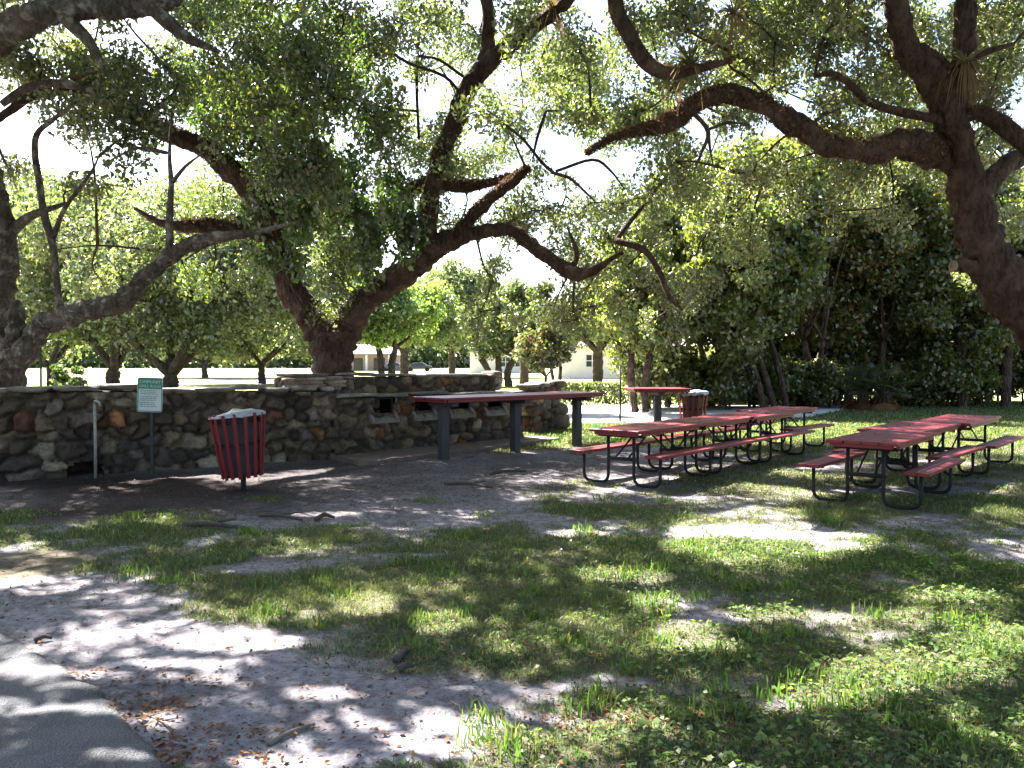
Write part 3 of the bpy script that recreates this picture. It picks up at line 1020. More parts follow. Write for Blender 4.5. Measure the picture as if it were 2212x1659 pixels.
# --- ruined pier with a hole, past the far end of the barbecue
p0 = np.array(G(528, 430)[:2]); p1 = np.array(G(549, 426.5)[:2])
q0 = p0 + np.array([-.05, .1])
pd = np.array([.42, .907]); pn = np.array([pd[1], -pd[0]])
c0 = np.array([.33, 19.7])
L2 = 1.45
pp = thing("ruined_pier", "short rough stone wall end with a hole through it past the barbecue", "stone pier", (*c0, 0))
poly = [c0 + pn * .2, c0 + pn * .2 + pd * L2, c0 - pn * .2 + pd * L2, c0 - pn * .2]
ho = (.55, 1.05, .52, .92)
rubble("masonry", poly, -.05, lambda p: 1.08, .30, pp, 51, [ho, (L2 + .4 + L2 - 1.05, L2 + .4 + L2 - .55, .52, .92)], .09)
tv = []
for t in (.24, -.24):
    for (s, z) in ((.53, .50), (1.07, .50), (1.07, .94), (.53, .94)):
        q = c0 + pd * s + pn * t * .8; tv.append((q[0], q[1], z))
build("hole_lining", tv, [[0, 1, 5, 4], [1, 2, 6, 5], [2, 3, 7, 6], [3, 0, 4, 7]], M['mortar'], pp)
coping("capstone", [c0, c0 + pd * L2], .5, lambda p: 1.07, pp, 77, .3, .5, .09)
for (s, t, z, dx, dz) in ((L2 - .1, .28, .18, .5, .42), (L2 - .02, .26, .5, .42, .3), (L2, .22, 1.12, .4, .2)):
    v, f = rock((*(c0 + pd * s + pn * t), z), (dx, dx * .9, dz), .3, int(z * 50), .7, 16, 9)
    st = MB(); st.add(v, f, np.array([.19, .15, .125])); st.build("boulder", M['stone'], pp, True, True, tint=True)

# --- worn slab in front of the barbecue
sv = [bq(-.25, -1.05), bq(.02, -1.2), bq(BL * .5, -1.0), bq(BL + .35, -.75), bq(BL + .3, -.02), bq(.0, -.02)]
n6 = len(sv)
slab = build("concrete_slab", [(*p, .075) for p in sv] + [(*(p * 1.0), -.04) for p in sv], [list(range(n6))] + [[i, i + n6, (i + 1) % n6 + n6, (i + 1) % n6] for i in range(n6)], M['slab'], None)
tag(slab, "worn brown concrete slab along the foot of the stone barbecue", "slab")
# ------------------------------------------------------------------ picnic tables
def bent(pts, rad, n=10, bend=.12):
    """pipe with rounded bends"""
    pts = [np.array(p, float) for p in pts]
    out = [pts[0]]
    for i in range(1, len(pts) - 1):
        a, b, c = pts[i - 1], pts[i], pts[i + 1]
        u = (a - b) / np.linalg.norm(a - b); w = (c - b) / np.linalg.norm(c - b)
        for t in np.linspace(0, 1, 7):
            out.append((b + u * bend) * (1 - t) ** 2 + b * 2 * t * (1 - t) + (b + w * bend) * t * t)
    out.append(pts[-1])
    return tube(out, rad, n)

def picnic_table(L, label, seed):
    rg = random.Random(seed)
    t = thing("picnic_table", label, "picnic table", (0, 0, 0), 0, "red picnic tables set end to end in two rows")
    W = .40
    m = MB()
    nb = 4; bw = 2 * W / nb
    for k in range(nb):
        m.box((rg.uniform(-.008, .008), -W + bw * (k + .5), .745 + rg.uniform(-.003, .003)), (L, bw - .007, .04), None, .005)
    for e in (-1, 1):
        m.box((e * (L / 2 - .07), 0, .7035), (.045, 2 * W - .14, .041), None, .004)
    m.box((0, 0, .7035), (.09, 2 * W - .1, .041), None, .004)
    for e in (-1, 1):
        m.box((0, e * (W - .03), .7045), (L - .24, .035, .038), None, .004)
    m.build("tabletop", M['red'], t)
    for e in (-1, 1):
        b = MB()
        for k in (-1, 1):
            b.box((rg.uniform(-.01, .01), e * .60 + k * .066, .435), (L, .127, .04), None, .005)
        b.build("bench", M['red'], t)
    xl = L / 2 - .19
    for ex in (-1, 1):
        for ey in (-1, 1):
            b = MB()
            v, f = bent([(ex * xl, ey * .60, .41), (ex * xl, ey * .60, .024), (ex * xl, ey * .20, .024), (ex * xl, ey * .20, .68)], .0215, 10, .13)
            b.add(v, f)
            b.box((ex * xl, ey * .60, .408), (.05, .24, .012), None, .002)
            b.build("leg", M['steel'], t, True)
        b = MB()
        b.tube([(ex * xl, -.22, .36), (ex * xl, .22, .36)], .024, 8)
        b.tube([(ex * xl, -.36, .672), (ex * xl, .36, .672)], .022, 8)
        b.build("crossbar", M['steel'], t, True)
        for ey in (-1, 1):
            b = MB()
            b.tube([(ex * xl, ey * .1, .36), (ex * .16, ey * .1, .68)], .013, 6)
            b.build("brace", M['steel'], t, True)
    return t

TOPS = []
def place_row(front, direction, L, n, labels, seed, offsets):
    d = np.array(direction, float); d /= np.linalg.norm(d)
    for i in range(n):
        t = picnic_table(L[i], labels[i], seed + i)
        s, tt, da = offsets[i]
        p = np.array(front) + d * s + np.array([-d[1], d[0]]) * tt
        t.location = (p[0], p[1], .0)
        t.rotation_euler = (0, 0, math.atan2(d[1], d[0]) + da)
        rq = np.random.default_rng(seed + i); q = np.stack([rq.uniform(-L[i] / 2, L[i] / 2, 26), rq.uniform(-.38, .38, 26), np.full(26, .772)], 1)
        TOPS.append(q @ rotz(math.atan2(d[1], d[0]) + da).T + [p[0], p[1], 0])

place_row((1.36, 11.30), (.63, .777), [1.83, 1.83, 1.83, 1.83], 4,
          ["red picnic table at the near end of the row beside the tall serving table",
           "red picnic table behind the near end table of the longer row",
           "third red picnic table of the longer row, in front of the far trash can",
           "red picnic table at the far end of the longer row, set slightly askew"], 100,
          [(.9, 0, 0), (2.72, .02, .012), (4.54, -.02, -.01), (6.30, .26, -.07)])
place_row((3.98, 9.72), (.65, .76), [1.83, 2.0, 2.2], 3,
          ["red picnic table nearest the camera, at the head of the shorter row",
           "middle red picnic table of the shorter row, a sunlit stripe on its top",
           "red picnic table at the far end of the shorter row"], 200,
          [(.88, 0, .03), (2.76, .20, -.02), (4.90, .08, .01)])

tq = np.concatenate(TOPS)
v, f, tt = leaf_mesh(tq, .035, tints(len(tq), (.16, .09, .05), r, .4), r, 0, .5, .93)
tag(build("table_leaves", v, f, M['litter'], None, False, tt), "few dry brown leaves lying on the red picnic table tops", "leaves", kind='stuff')

# ------------------------------------------------------------------ tall serving tables
def serving_table(name, label, p0, p1, width, posts, h=1.07, over=.34, cat="serving table"):
    d = (np.array(p1) - np.array(p0)); Ld = np.linalg.norm(d); ang = math.atan2(d[1], d[0])
    t = thing(name, label, cat, (p0[0], p0[1], 0), ang, "tall red serving tables on dark posts")
    m = MB(); x0, x1 = -over, Ld + over; nb = 5; bw = width / nb
    rg = random.Random(int(Ld * 100))
    for k in range(nb):
        m.box(((x0 + x1) / 2 + rg.uniform(-.01, .01), -width / 2 + bw * (k + .5), h - .02), (x1 - x0, bw - .006, .04), None, .005)
    for e in (x0 + .06, x1 - .06):
        m.box((e, 0, h - .061), (.05, width - .08, .042), None, .004)
    for e in (-1, 1):
        m.box(((x0 + x1) / 2, e * (width / 2 - .05), h - .0605), (x1 - x0 - .2, .05, .04), None, .004)
    m.build("tabletop", M['red'], t)
    for s in posts:
        b = MB(); b.box((s, 0, (h - .16) / 2 - .03), (.15, .15, h - .16 + .06), None, .01)
        b.build("post", M['post'], t)
        b = MB(); b.box((s, 0, h - .121), (.14, width * .72, .078), None, .008)
        b.build("crossbeam", M['post'], t)
    if len(posts) > 1:
        b = MB(); b.box((Ld / 2, 0, h - .10), (Ld + .3, .045, .036), None, .006)
        b.build("stringer", M['post'], t)
    return t
s0_, s1_, s2_ = G(443.5, 459.5), G(514, 452.2), G(576.8, 446.2)
Ls = np.linalg.norm((s2_ - s0_)[:2])
serving_table("serving_table", "long tall red serving table on three dark posts in front of the barbecue", s0_[:2], s2_[:2], .92, [0, np.linalg.norm((s1_ - s0_)[:2]), Ls])
c = G(657.5, 436.5)
serving_table("serving_table", "small tall red serving table on a single dark post near the hedge", c[:2] - np.array([.3, .02]), c[:2] + np.array([.3, .02]), 1.0, [.3], 1.08, .34)

# ------------------------------------------------------------------ trash cans
def trash_can(label, loc, tilt, seed, scale=1.0):
    t = thing("trash_can", label, "trash can", loc, 0, "red slatted trash cans on posts")
    rg = random.Random(seed)
    T = lambda v: (np.asarray(v) - [0, 0, .1]) @ roty(tilt).T * scale + [0, 0, .1 * scale]
    rt, rb, z0, z1 = .345, .25, .17, 1.0
    ns = 16
    for k in range(ns):
        a = 2 * math.pi * (k + .5) / ns
        m = MB()
        rot = rotz(a) @ roty(math.atan2(rt - rb, z1 - z0))
        m.box((0, 0, 0), (.022, .048, (z1 - z0) * 1.0 + rg.uniform(-.01, .02)), rot, .004)
        v = m.v[0] + np.array([math.cos(a) * (rt + rb) / 2, math.sin(a) * (rt + rb) / 2, (z0 + z1) / 2])
        m.v[0] = T(v)
        m.build("slat", M['red'], t)
    m = MB()
    for z, rr in ((z0 + .04, rb + .005), (z0 + .44, (rb + rt) / 2 - .0), (z1 - .10, rt - .022)):
        aa = np.linspace(0, 2 * np.pi, 33)
        prof = [(rr - .022, z - .02), (rr - .014, z - .02), (rr - .014, z + .02), (rr - .022, z + .02)]
        vs = np.array([[math.cos(x) * p[0], math.sin(x) * p[0], p[1]] for x in aa[:-1] for p in prof])
        fs = [[i * 4 + j, i * 4 + (j + 1) % 4, ((i + 1) % 32) * 4 + (j + 1) % 4, ((i + 1) % 32) * 4 + j] for i in range(32) for j in range(4)]
        rm = MB(); rm.add(T(vs), fs); rm.build("ring", M['steel'], t)
    aa = np.linspace(0, 2 * np.pi, 32, endpoint=False)
    m.add(T(np.array([[math.cos(x) * (rb - .01), math.sin(x) * (rb - .01), z0 + .03] for x in aa])), [list(range(32))])
    m.build("base_plate", M['steel'], t)
    # inner can
    m = MB()
    prof = [(.19, .20), (.20, .22), (.245, .93), (.262, .955), (.262, .985), (.25, .985)]
    vs = np.array([[math.cos(x) * p[0], math.sin(x) * p[0], p[1]] for p in prof for x in aa])
    fs = [[i * 32 + j, i * 32 + (j + 1) % 32, (i + 1) * 32 + (j + 1) % 32, (i + 1) * 32 + j] for i in range(len(prof) - 1) for j in range(32)]
    m.add(T(vs), fs); m.build("inner_can", M['can'], t, True)
    # plastic liner folded over the rim and puffed up in the middle
    na, nr_ = 56, 14
    vs = []
    for i in range(nr_):
        q = i / (nr_ - 1)
        for j in range(na):
            x = 2 * math.pi * j / na
            w = float(fbm(math.cos(x) * 2.2 + seed, math.sin(x) * 2.2 + 3, seed, 3)) - .5
            if q < .45:
                u = q / .45
                rr = .30 * u ** .8
                z = .985 + .05 * (1 - u ** 2) + .05 * float(fbm(rr * math.cos(x) * 9 + 4, rr * math.sin(x) * 9 + 7, seed + 1, 3) - .5) * 2 * (1.1 - u) + .045 * math.sin(x * 1.0 + 2.4) * u
            else:
                u = (q - .45) / .55
                rr = .30 + .055 * math.sin(min(1, u * 2.2) * math.pi / 2) + .02 * w * u + .012 * math.sin(x * 11 + 5 * w) * u
                z = .985 + .045 * math.sin(x + 2.4) * (1 - u) + .012 - u * (.035 + .26 * max(0, w - .05 + .16 * math.cos(x - 3.6)))
            vs.append((rr * math.cos(x), rr * math.sin(x), z))
    fs = [[i * na + j, i * na + (j + 1) % na, (i + 1) * na + (j + 1) % na, (i + 1) * na + j] for i in range(nr_ - 1) for j in range(na)]
    m = MB(); m.add(T(np.array(vs)), fs); m.build("liner_bag", M['bag'], t, True)
    m = MB(); m.tube([(0, 0, -.1), (0, 0, .2)], .035, 12); m.v[0] = m.v[0] * scale
    m.build("post", M['steel'], t, True)
    return t
c = G(243.5, 490)
trash_can("leaning red slatted trash can with a white bag, before the stone wall", (c[0], c[1], 0), -.085, 3)
c = G(692, 435)
trash_can("red slatted trash can standing behind the longer row of picnic tables", (c[0], c[1], 0), .02, 8, .98)

# ------------------------------------------------------------------ sign
c = G(152.5, 474)
mg, ntg, bg_ = new_mat("sign_green"); bg_.inputs["Base Color"].default_value = (.012, .23, .13, 1); bg_.inputs["Roughness"].default_value = .4
n_ = noise(ntg, 9, 5, .6, coords(ntg)); ntg.links.new(mixcol(ntg, (.012, .25, .145), (.018, .18, .115), ramp(ntg, n_, .4, .65)), bg_.inputs["Base Color"])
mw_ = mat_simple("sign_white", (.62, .68, .70), (.50, .56, .58), 7, .45)
sg = thing("park_sign", "green and white rules sign on a thin black post before the stone wall", "sign", (c[0], c[1], 0), .10)
dS = c[1]
wS = 24.4 / F * dS; hS = 34.5 / F * dS
zc_ = P(151, 394.7, dS)[2]; xc_ = P(150.6, 394.7, dS)[0] - c[0]
Rs = roty(.035)
def rr_panel(w, h, rad, y, th, rot=Rs):
    pts = []
    for (sx, sz, a0) in ((1, -1, -90), (1, 1, 0), (-1, 1, 90), (-1, -1, 180)):
        for k in range(6):
            a = math.radians(a0 + 18 * k)
            pts.append((sx * (w / 2 - rad) + rad * math.cos(a), sz * (h / 2 - rad) + rad * math.sin(a)))
    n = len(pts)
    v = [np.array([p[0], y, p[1]]) for p in pts] + [np.array([p[0], y + th, p[1]]) for p in pts]
    v = np.array(v) @ rot.T + [xc_, 0, zc_]
    return v, [list(range(n)), list(range(n, 2 * n))[::-1]] + [[i, i + n, (i + 1) % n + n, (i + 1) % n] for i in range(n)]
def sgn(name, v, f, mat):
    return build(name, v, f, mat, sg, False, None, False)
v, f = rr_panel(wS, hS, .035, -.035, .004); sgn("panel", v, f, mw_)
def flat_rect(x0, x1, z0, z1, y):
    v = np.array([(x0, y, z0), (x1, y, z0), (x1, y, z1), (x0, y, z1)]) @ Rs.T + [xc_, 0, zc_]
    return v, [[0, 1, 2, 3]]
# green border and header
v, f = rr_panel(wS - .012, hS - .012, .03, -.0362, .001); sgn("border", v, f, mg)
v, f = rr_panel(wS - .04, hS * .635, .012, -.0372, .001); v[:, 2] -= hS * .145; sgn("notice_field", v, f, mw_)
ln = MB(); rg = random.Random(2)
zz = hS * .12
for row in range(9):
    x = -wS * .38; end = wS * (.38 - rg.uniform(0, .22))
    while x < end:
        l = rg.uniform(.02, .05)
        v, f = flat_rect(x, min(x + l, end), zz, zz + .010, -.0384); ln.add(v, f); x += l + .010
    zz -= hS * (.052 if row % 3 != 2 else .078)
    if row % 3 == 2:
        ln.build("notice_lines", mg, sg); ln = MB()
def text_mesh(s, size, x, z, y):
    cu = bpy.data.curves.new("txt", 'FONT'); cu.body = s; cu.size = size; cu.align_x = 'CENTER'; cu.extrude = .0005
    ob = bpy.data.objects.new("txt", cu); COL.objects.link(ob)
    dg = bpy.context.evaluated_depsgraph_get()
    me = bpy.data.meshes.new_from_object(ob.evaluated_get(dg))
    co = np.zeros(len(me.vertices) * 3, np.float32); me.vertices.foreach_get("co", co); co = co.reshape(-1, 3)
    fs = [list(p.vertices) for p in me.polygons]
    bpy.data.objects.remove(ob); bpy.data.meshes.remove(me); bpy.data.curves.remove(cu)
    v = np.stack([co[:, 0] + x, np.full(len(co), y) - co[:, 2], co[:, 1] + z], 1) @ Rs.T + [xc_, 0, zc_]
    return v, fs
v, f = text_mesh("COMMUNITY", .062, 0, hS * .335, -.0385); sgn("lettering", v, f, mw_)
v, f = text_mesh("GRILL RULES", .056, 0, hS * .215, -.0385); sgn("lettering", v, f, mw_)
mgp = mat_simple("dark_green_post", (.012, .022, .02), (.02, .03, .027), 12, .5)
m = MB(); m.box((0, -.012, (zc_ + .2) / 2 - .05), (.045, .03, zc_ + .2 + .1), None, .004); m.build("post", mgp, sg)

# ------------------------------------------------------------------ standpipe with tap
c = G(95.5, 478)
tp_ = thing("standpipe", "pale galvanized water pipe with a small tap against the stone wall", "water pipe", (c[0], c[1], 0))
hp = P(95.5, 401, c[1])[2]
m = MB(); m.tube([(0, 0, -.05), (.005, 0, hp * .5), (0, 0, hp)], .021, 10); m.build("pipe", M['pipe'], tp_, True)
m = MB(); m.tube([(0, 0, hp - .02), (.03, -.05, hp), (.10, -.07, hp - .01), (.12, -.08, hp - .07)], .018, 8); m.tube([(.05, -.05, hp), (.05, -.05, hp + .05)], .009, 6)
m.box((.05, -.05, hp + .055), (.07, .018, .012)); m.build("tap", M['pipe'], tp_, True)
m = MB(); m.box((0, 0, hp + .0), (.05, .05, .06)); m.build("collar", M['steel'], tp_)

# ------------------------------------------------------------------ thin poles
def pole(name, px, py0, py1, Y, rad, label, mat, cat):
    a = P(px, py0, Y); b = P(px, py1, Y)
    t = thing(name, label, cat, (a[0], a[1], max(0, a[2])))
    m = MB(); m.tube([(0, 0, -.1), (.01, 0, (b[2]) * .5), (0, 0, b[2])], [rad, rad * .95, rad * .8], 8); m.v[0] = m.v[0]
    m.build("shaft", mat, t, True)
    m = MB(); m.tube([(0, 0, -.1), (0, 0, .05)], rad * 2, 8); m.build("base_collar", mat, t, True)
g_ = G(620, 423)
pole("metal_pole", 620, 423, 366, g_[1], .028, "thin dark metal pole standing at the edge of the road before the hedge", M['steel'], "pole")
g_ = G(41, 389)
pole("metal_pole", 41, 389, 345, 40, .05, "thin pole on the bright field behind the left oak", M['steel'], "pole")

# ------------------------------------------------------------------ fallen sticks
stick_mat = mat_simple("dead_wood", (.045, .033, .03), (.09, .07, .06), 20, .9, bmp=.4)
stick_pale = mat_simple("pale_dead_wood", (.20, .17, .14), (.12, .10, .085), 20, .9, bmp=.4)
def stick(pts, rad, label, mat=None):
    p = [GV(a, b) for a, b in pts]
    o = np.array(p[0])
    t = thing("fallen_branch", label, "branch", (o[0], o[1], 0), 0, "sticks lying on the bare ground")
    q = np.array(p) - [o[0], o[1], 0]; q[:, 2] = rad * .7
    q[1:-1, 2] += rad * .8
    m = MB(); m.tube(q, np.linspace(rad, rad * .5, len(q)), 7, sub=4); m.build("stem", mat or stick_mat, t, True)
    k = len(q) // 2
    e = q[k] + (q[-1] - q[0]) * .22 + np.array([-(q[-1] - q[0])[1], (q[-1] - q[0])[0], 0]) * .28; e[2] = rad * 2.2
    m = MB(); m.tube([q[k], (q[k] + e) / 2, e], [rad * .5, rad * .4, rad * .2], 5); m.build("twig", mat or stick_mat, t, True)
stick([(400, 1138), (450, 1143), (540, 1147)], .035, "long dark stick on the shady ground below the near trash can")
stick([(560, 1115), (600, 1120), (652, 1126)], .022, "dark curved stick on purple sand right of the near trash can")
stick([(683, 1127), (700, 1121), (722, 1122)], .03, "short stubby dark stick at the edge of the grass")
stick([(1060, 1027), (1095, 1024), (1136, 1021)], .035, "straight dark stick lying near the long serving table")
stick([(960, 1047), (1010, 1050), (1065, 1056)], .025, "dark stick on bare sand below the long serving table")
stick([(855, 1433), (872, 1418), (884, 1410)], .022, "short brown piece of bark on the sand beside the grass", stick_mat)
stick([(860, 1452), (878, 1450), (892, 1444)], .022, "brown piece of bark lying just below another on the sand", stick_mat)
stick([(580, 1612), (630, 1590), (680, 1568)], .014, "pale slender stick among dead leaves near the path", stick_pale)
stick([(75, 1388), (95, 1384), (112, 1383)], .018, "dark twig on grey sand at the top of the asphalt path")
stick([(310, 1545), (345, 1562), (375, 1580)], .008, "thin pale twig crossing the edge of the asphalt path", stick_pale)
# ------------------------------------------------------------------ the big oaks
def LV(*pts):
    """limb from (view x, view y, distance, radius)"""
    return [(*V(a, b, y), r_) for a, b, y, r_ in pts]

def ground_start(vx, Y, r_):
    d = ray(vx / 2.1602, 384)
    return (d[0] / d[1] * Y, Y, -.1, r_)

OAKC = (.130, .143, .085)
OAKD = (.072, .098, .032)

# --- central oak behind the barbecue
b0 = ground_start(722, 18, .5)
oak = Tree("oak_tree", "large forked oak tree rising behind the stone barbecue", "tree", (b0[0], b0[1], 0), M['bark'], 31, "spreading oaks over the picnic ground")
oak.limb([b0, *LV((722, 860, 18, .43), (720, 800, 18, .40), (718, 750, 18, .43), (718, 715, 18, .42))], 20, 5, .14)
lstem = oak.limb(LV((708, 750, 18, .32), (690, 715, 18, .31), (660, 668, 17.9, .285), (625, 615, 17.8, .27), (600, 545, 17.6, .25), (590, 485, 17.4, .24), (560, 430, 17, .22), (500, 370, 16.6, .2), (440, 320, 16.2, .19), (370, 290, 15.8, .17),
                   (310, 255, 15.4, .16), (245, 225, 15, .14), (170, 195, 14.6, .11), (100, 195, 14.2, .09), (40, 225, 14, .07), (-20, 270, 13.8, .05)), 16, 5, .2)
rstem = oak.limb(LV((730, 750, 18, .33), (745, 710, 18, .32), (780, 658, 17.9, .295), (830, 618, 17.8, .28), (890, 580, 17.6, .25), (940, 538, 17.4, .235), (985, 515, 17.3, .19)), 16, 5, .18)
upr = oak.limb(LV((915, 560, 17.5, .2), (922, 520, 17.4, .19), (925, 450, 17.3, .185), (945, 360, 17.1, .18), (975, 280, 16.9, .18), (1005, 205, 16.7, .185), (1040, 150, 16.5, .18), (1085, 112, 16.3, .16), (1130, 72, 16, .145), (1190, 30, 15.8, .125), (1240, -20, 15.5, .11), (1300, -110, 15, .08)), 16, 5, .2)
oak.limb(LV((1035, 165, 16.5, .13), (1055, 95, 16.4, .125), (1050, 0, 16.2, .11), (1035, -90, 16, .09), (1010, -200, 15.6, .06)), 12, 5, .2)
low = oak.limb(LV((975, 520, 17.3, .15), (1040, 500, 17.2, .13), (1100, 497, 17, .12), (1140, 522, 16.9, .13), (1190, 560, 16.7, .12), (1235, 590, 16.6, .14), (1270, 588, 16.6, .10), (1320, 560, 16.4, .05), (1345, 545, 16.3, .04)), 12, 5, .22)
stub = oak.limb(LV((985, 515, 17.3, .15), (1030, 458, 17.2, .13), (1080, 412, 17, .12), (1118, 382, 16.9, .095), (1137, 366, 16.9, .055)), 12, 4, .22)
blimb = oak.limb(LV((800, 500, 17.6, .1), (855, 440, 17.7, .13), (895, 405, 17.8, .14), (955, 395, 17.9, .16), (1010, 402, 18, .12), (1070, 392, 18, .07), (1140, 365, 18, .03)), 12, 5, .24)
llow = oak.limb(LV((592, 510, 17.5, .19), (540, 500, 17.2, .16), (470, 492, 17, .16), (400, 488, 16.8, .12), (345, 480, 16.6, .07), (290, 450, 16.5, .03)), 12, 5, .24)
oak.limb(LV((1235, 590, 16.6, .06), (1245, 545, 16.6, .055), (1225, 490, 16.6, .015)), 7, 4, .2)
for q in ([(1190, 372, 15.6, .035), (1230, 385, 15.5, .03), (1270, 420, 15.5, .025), (1290, 440, 15.5, .01)], [(1200, 370, 15.6, .03), (1280, 345, 15.5, .03), (1320, 370, 15.4, .025), (1350, 410, 15.4, .012)], [(1130, 300, 15.8, .03), (1170, 350, 15.7, .035), (1195, 372, 15.6, .035)],
          [(1180, 240, 15.8, .03), (1160, 300, 15.8, .03), (1150, 350, 15.8, .012)], [(1240, 610, 16.6, .025), (1238, 660, 16.6, .02), (1245, 690, 16.6, .008)], [(1225, 600, 16.6, .018), (1205, 640, 16.6, .014), (1195, 670, 16.6, .006)],
          [(1330, 520, 15.4, .06), (1390, 540, 15.3, .06), (1425, 590, 15.3, .055), (1445, 640, 15.2, .045), (1475, 670, 15.2, .02)], [(1470, 330, 15.8, .012), (1425, 400, 15.7, .03), (1345, 500, 15.5, .05), (1330, 525, 15.4, .05)], [(905, 60, 16.5, .03), (900, 180, 16.5, .035), (905, 300, 16.6, .03)],
          [(800, 70, 16, .03), (870, 130, 16.2, .03), (960, 165, 16.5, .03), (1000, 210, 16.7, .03)], [(905, 120, 16, .022), (950, 130, 16.2, .026), (1000, 165, 16.5, .03)]):
    oak.limb(LV(*q), 6, 4, .15)

# --- left oak beyond the low wall
b1 = ground_start(-22, 13.9, .40)
oakl = Tree("oak_tree", "oak with pale lichened limb reaching over the low stone wall behind the sign", "tree", (b1[0], b1[1], 0), M['bark_grey'], 47, "spreading oaks over the picnic ground")
oakl.limb([b1, *LV((-16, 840, 13.8, .28), (-8, 760, 13.7, .24), (-6, 690, 13.6, .21), (-4, 620, 13.5, .22), (4, 560, 13.4, .21), (2, 480, 13.3, .19), (-30, 380, 13.1, .2), (-70, 260, 12.4, .21), (-60, 140, 11.6, .2), (0, 75, 11.2, .19), (60, 40, 11, .17), (130, 22, 11, .16), (210, 14, 11, .15), (290, 14, 11, .13), (345, 8, 11, .12), (400, -40, 11, .1), (480, -130, 11, .07))], 16, 5, .2)
oakl.limb([(b1[0] + .3, b1[1] - .2, -.1, .22), *LV((22, 825, 13.6, .18), (55, 755, 13.3, .18), (85, 712, 13.2, .16), (130, 688, 13.1, .16), (200, 668, 12.9, .135), (262, 652, 12.8, .14), (310, 600, 12.7, .115), (370, 553, 12.6, .11), (430, 523, 12.5, .10), (500, 507, 12.4, .065), (560, 500, 12.4, .04), (640, 480, 12.4, .02))], 14, 5, .22)
oakl.limb([(b1[0] + .1, b1[1] - .35, -.1, .24), *LV((10, 800, 13.4, .16), (36, 720, 13.3, .15), (35, 690, 13.3, .12), (28, 650, 13.3, .09))], 12, 4, .3)
for q in ([(132, 692, 13.1, .075), (124, 620, 13, .06), (114, 530, 13, .06), (95, 460, 12.9, .055), (86, 400, 12.9, .055), (76, 340, 12.8, .05), (80, 290, 12.8, .045), (110, 262, 12.8, .035), (165, 220, 12.7, .018)],
          [(113, 520, 13, .04), (140, 450, 12.9, .035), (195, 375, 12.8, .022), (215, 335, 12.7, .01)],
          [(368, 556, 12.6, .07), (366, 480, 12.6, .055), (370, 400, 12.5, .04), (366, 330, 12.5, .028), (372, 240, 12.4, .015)],
          [(368, 400, 12.5, .03), (400, 360, 12.4, .022), (440, 330, 12.3, .01)], [(360, 330, 12.5, .03), (300, 320, 12.6, .025), (240, 345, 12.6, .012)],
          [(130, 30, 11, .1), (180, 75, 11, .085), (205, 110, 11, .06), (225, 150, 11, .02)], [(330, 10, 11, .11), (365, 50, 11, .09), (410, 85, 11, .06), (470, 110, 11, .03)],
          [(5, 225, 12, .05), (60, 190, 12, .06), (130, 180, 12, .06), (200, 195, 12.2, .05)], [(8, 520, 13.4, .1), (60, 470, 13.3, .07), (140, 440, 13.3, .03)]):
    oakl.limb(LV(*q), 8, 4, .15)

# --- right oak leaning in from outside the picture
b2 = ground_start(2420, 13.2, .5)
oakr = Tree("oak_tree", "leaning dark oak with a long shaggy limb stretched over the picnic tables", "tree", (b2[0], b2[1], 0), M['bark'], 63, "spreading oaks over the picnic ground")
oakr.limb([b2, *LV((2390, 860, 13.1, .44), (2320, 770, 13, .39), (2250, 705, 13, .36), (2190, 645, 13, .335), (2140, 575, 13, .31), (2112, 500, 13, .29), (2092, 420, 12.9, .25), (2075, 330, 12.8, .22), (2050, 245, 12.7, .21), (2025, 190, 12.6, .205), (1985, 135, 12.4, .19), (1952, 95, 12.2, .16), (1935, 0, 12, .14), (1925, -90, 11.8, .12))], 18, 5, .18)
oakr.limb(LV((2055, 255, 12.7, .16), (2070, 190, 12.7, .15), (2085, 100, 12.6, .15), (2088, 0, 12.5, .14), (2080, -120, 12.3, .1)), 12, 4, .2)
rl_ = oakr.limb(LV((2060, 350, 12.9, .19), (2020, 330, 12.8, .2), (1960, 312, 12.6, .19), (1880, 325, 12.3, .15), (1790, 315, 12, .14), (1730, 280, 11.8, .145), (1660, 235, 11.6, .13), (1580, 205, 11.4, .11), (1520, 215, 11.3, .10), (1470, 250, 11.2, .11), (1420, 275, 11.1, .085), (1375, 284, 11.1, .045), (1320, 300, 11.1, .022), (1270, 330, 11.1, .008)), 14, 5, .24)
oakr.limb(LV((2040, 260, 12.7, .08), (1960, 245, 12.5, .07), (1880, 222, 12.3, .06), (1840, 185, 12.2, .055), (1800, 160, 12, .05), (1760, 165, 11.9, .03)), 8, 4, .2)
rr_ = oakr.limb(LV((2070, 262, 12.7, .09), (2110, 245, 12.7, .1), (2160, 265, 12.6, .12), (2215, 315, 12.5, .12), (2290, 380, 12.4, .1), (2380, 400, 12.3, .06)), 12, 4, .2)
tl_ = oakr.limb(LV((1925, -90, 11.8, .12), (1780, -190, 11.4, .12), (1600, -230, 11, .11), (1450, -180, 10.8, .105), (1360, -90, 10.7, .10), (1330, 0, 10.7, .095), (1350, 60, 10.7, .095), (1390, 130, 10.7, .095), (1440, 158, 10.7, .08), (1500, 150, 10.7, .06), (1580, 130, 10.6, .03)), 12, 4, .2)
knob = oakr.limb(LV((2140, 590, 13, .15), (2105, 578, 12.9, .11), (2075, 572, 12.85, .10), (2062, 575, 12.84, .085)), 12, 4, .18)
oakr.limb(LV((2110, 430, 12.9, .13), (2150, 380, 13.2, .14), (2212, 330, 13.6, .12), (2280, 280, 14, .08)), 10, 4, .25)
